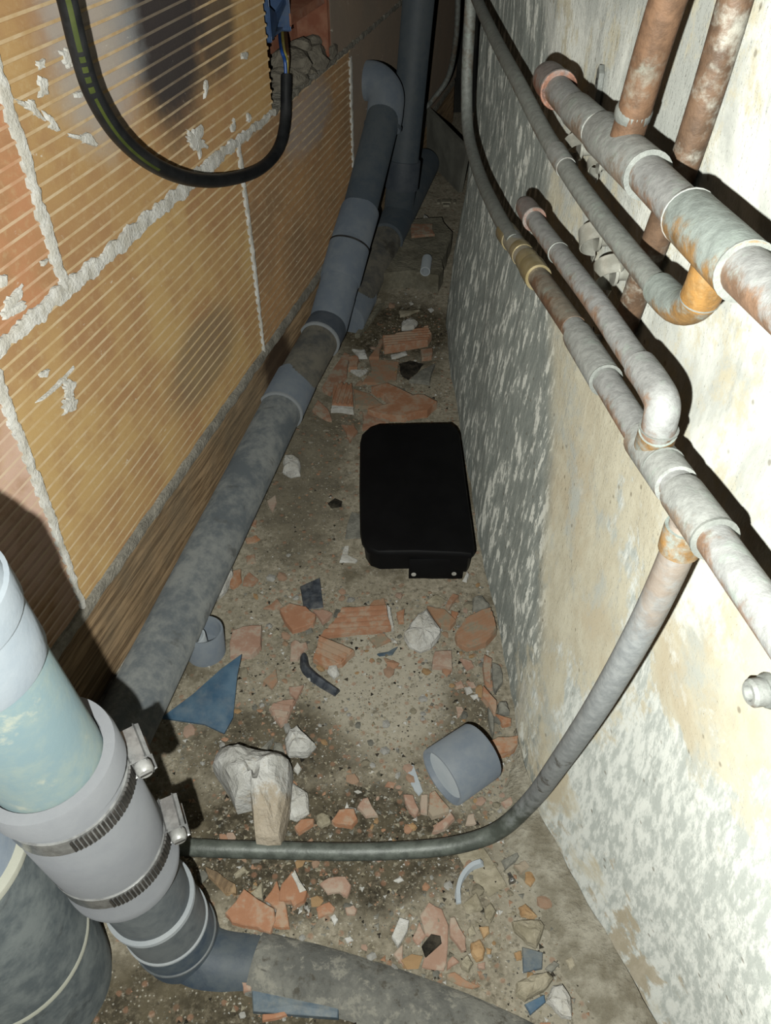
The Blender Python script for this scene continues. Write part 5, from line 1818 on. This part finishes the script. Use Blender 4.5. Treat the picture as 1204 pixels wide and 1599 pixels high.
# concrete slab at the far end and the small tube on it
sl = slab('concrete_slab', [(598, 388), (612, 352), (690, 345), (706, 368), (697, 402), (684, 447), (640, 440), (590, 446), (578, 424)], .045, MAT['concrete'], sub=3, jit=.05, bev=.004)
tag(sl, 'rough broken concrete slab at the narrow far end of the passage', 'concrete')
zt = max(v.co.z for v in sl.data.vertices) + sl.location.z
def on_z(px, py, z):
    r = ray(px, py)
    return EYE + r * ((z - 1.0) / r.z)
r_ = .0125
p0 = on_z(664, 424, zt + r_ * .9); p1 = on_z(667, 404, zt + r_ * .9)
v, f = lathe(p0, p1, [(.5, r_ * .7), (0, r_ * .78), (0, r_), (1, r_), (1, r_ * .78), (.5, r_ * .7)], 24, False)
o = mk('tube_offcut', v, f, MAT['pvc_inner'], base=True)
tag(o, 'small pale grey tube offcut on the far concrete slab', 'tube')

# slotted metal strip glinting in the dark
zs = .05
o0 = thing('slotted_strip', 'thin pale slotted strip glinting in front of the leaning board', 'strip', F(697, 314, .02))
for (x0, x1, y0, y1) in ((683, 687, 312, 316), (690, 704, 311, 315), (708, 712, 312, 316), (692, 702, 317, 320)):
    a_, b_, c_, d_ = F(x0, y1, .02), F(x1, y1, .02), F(x1, y0, .02), F(x0, y0, .02)
    V = [a_, b_, c_, d_] + [p - Vector((0, 0, .006)) for p in (a_, b_, c_, d_)]
    mk('strip_bar', V, [(0, 1, 2, 3), (7, 6, 5, 4), (0, 4, 5, 1), (1, 5, 6, 2), (2, 6, 7, 3), (3, 7, 4, 0)], MAT['brass_dusty'], o0, smooth=False)

# grey board leaning at the far end
b0, b1 = F(664, 240, .02), F(722, 300, .02)
up = D(672, 168, 2.55); up2 = D(735, 232, 2.35)
V = []
nb = (b1 - b0).cross(up - b0).normalized() * .012
for p in (b0, b1, up2, up):
    V.append(p)
V += [p + nb for p in V[:4]]
o = mk('leaning_board', V, [(0, 1, 2, 3), (7, 6, 5, 4), (0, 4, 5, 1), (1, 5, 6, 2), (2, 6, 7, 3), (3, 7, 4, 0)], MAT['board'], smooth=False, base=True)
tag(o, 'grey board leaning in the dark at the far end', 'board')
# dim tube crossing the dark
v, f = sweep(crom([F(655, 190, .0), D(662, 172, 2.5), D(676, 156, 2.45), D(700, 120, 2.4), D(712, 60, 2.3), D(716, -20, 2.2)], 6), .008, 12)
o = mk('far_tube', v, f, MAT['tube_grey'], base=True)
tag(o, 'thin tube rising in the dark behind the leaning board', 'tube')

# ------------------------------------------------------------------ crumbs of rubble
def crumb_mesh(name, seed, mat):
    rnd = random.Random(seed)
    bm = bmesh.new()
    bmesh.ops.create_icosphere(bm, subdivisions=1, radius=1)
    for v in bm.verts:
        v.co *= 1 + rnd.uniform(-.32, .25)
        v.co.z *= .6
    me = bpy.data.meshes.new(name)
    bm.to_mesh(me)
    bm.free()
    me.materials.append(mat)
    return me

def in_pass(x, y):
    s_ = (Vector((x, y, 0)) - WL_A).dot(WL_n)
    return s_ > .12 and x < RX(y, 0) - .012

def far_from_fixed(x, y):
    if lt[0].x - .02 < x < lt[8].x + .01 and .88 < y < 1.33:
        return False
    if (Vector((x, y, 0)) - Vector((AX0.x, AX0.y, 0))).length < .07 or (Vector((x, y, 0)) - BX).length < .1:
        return False
    a_, b_ = q0, q1
    t_ = max(0, min(1, (Vector((x, y, 0)) - Vector((a_.x, a_.y, 0))).dot(Vector((b_.x - a_.x, b_.y - a_.y, 0))) / Vector((b_.x - a_.x, b_.y - a_.y, 0)).length_squared))
    pp = a_.lerp(b_, t_)
    if math.hypot(x - pp.x, y - pp.y) < .05:
        return False
    return True

def zone_of(x, y):
    if y > 1.34:
        return 'in the rubble behind the black box'
    if y > .91:
        return 'between the drain pipe and the black box'
    if y > .74:
        return 'in the row of shards before the black box'
    if y > .50:
        return 'left of the coupling' if x < .05 else 'around the coupling and wall foot'
    if y > .455:
        return 'just above the floor tube'
    return 'in the rubble below the floor tube'

# singly visible small crumbs
rr = random.Random(21)
kinds = [('terracotta_crumb', 'thumbnail-sized terracotta crumb lying loose in the rubble', 'shard', 'terracotta crumbs', [crumb_mesh('terracotta_crumb', i, MAT[m_]) for i, m_ in enumerate(('terra', 'terra_hot', 'terra_pink', 'terra_dusty'))], 130),
         ('plaster_crumb', 'fingernail-sized white plaster crumb lying loose on the floor', 'plaster', 'plaster crumbs', [crumb_mesh('plaster_crumb', 10 + i, MAT['plaster']) for i in range(3)], 110),
         ('stone_crumb', 'thumbnail-sized beige stone crumb lying loose on the floor', 'stone', 'stone crumbs', [crumb_mesh('stone_crumb', 20 + i, MAT[m_]) for i, m_ in enumerate(('stone', 'stone_grey', 'stone_ochre'))], 150)]
clusters = [(-.03, 1.55, .13, .16), (-.02, .82, .16, .10), (.09, .50, .08, .07), (.08, .30, .12, .08), (-.18, .40, .08, .05), (.13, .72, .04, .12), (-.15, .66, .10, .10), (0, .9, .2, .5), (0, .7, .25, .4)]
for name, label, cat, grp, meshes, cnt in kinds:
    k = 0
    while k < cnt:
        cx_, cy_, sx_, sy_ = rr.choice(clusters)
        x, y = rr.gauss(cx_, sx_), rr.gauss(cy_, sy_)
        if not (.22 < y < 1.95) or not in_pass(x, y) or not far_from_fixed(x, y):
            continue
        o = bpy.data.objects.new(name, rr.choice(meshes))
        sc = .0025 * (4.0 ** (rr.random() ** 1.6)) * (1 if name[0] != 'p' else .8)
        o.scale = (sc * rr.uniform(.8, 1.5), sc * rr.uniform(.8, 1.3), sc * rr.uniform(.6, 1.0))
        o.rotation_euler = (rr.uniform(-.3, .3), rr.uniform(-.3, .3), rr.uniform(0, 6.3))
        o.location = (x, y, fz(x, y) + o.scale[2] * .25)
        COL.objects.link(o)
        zone = zone_of(x, y)
        tag(o, label[:label.index(' lying')] + ' lying loose ' + zone, cat, grp + ' ' + zone)
        k += 1

# grit: far too fine to count
def grit(name, label, count, mats, smin, smax, seed):
    rg = random.Random(seed)
    V, Fc, fm = [], [], []
    base = [(1, 0, 0), (-.5, .87, 0), (-.5, -.87, 0), (0, 0, .8), (0.1, 0, -.6)]
    fcs = [(0, 1, 3), (1, 2, 3), (2, 0, 3), (1, 0, 4), (2, 1, 4), (0, 2, 4)]
    k = 0
    while k < count:
        if rg.random() < .6:
            cx_, cy_, sx_, sy_ = rg.choice(clusters)
            x, y = rg.gauss(cx_, sx_ * 1.2), rg.gauss(cy_, sy_ * 1.2)
        else:
            x, y = rg.uniform(-.5, .4), rg.uniform(.2, 2.3)
        if not (.2 < y < 2.4) or not in_pass(x, y) or not far_from_fixed(x, y):
            continue
        sc = smin * (smax / smin) ** (rg.random() ** 2.2)
        an = rg.uniform(0, 6.3)
        z = fz(x, y) + sc * .2
        o_ = len(V)
        for bx_, by_, bz_ in base:
            j = rg.uniform(.7, 1.3)
            V.append((x + (bx_ * cos(an) - by_ * sin(an)) * sc * j, y + (bx_ * sin(an) + by_ * cos(an)) * sc * j, z + bz_ * sc * j))
        Fc += [tuple(i + o_ for i in q) for q in fcs]
        fm += [rg.randrange(len(mats))] * 6
        k += 1
    o = mk(name, V, Fc, None, smooth=False, mats=mats, fmat=fm)
    tag(o, label, 'grit')
    o['kind'] = 'stuff'
grit('grit', 'fine grit and crumbs strewn all over the dirt floor', 9000, [MAT['stone'], MAT['stone_grey'], MAT['terra_dusty'], MAT['plaster'], MAT['stone'], MAT['dark_soil'], MAT['terra_dusty'], MAT['stone_grey'], MAT['stone'], MAT['concrete']], .0009, .0042, 4)
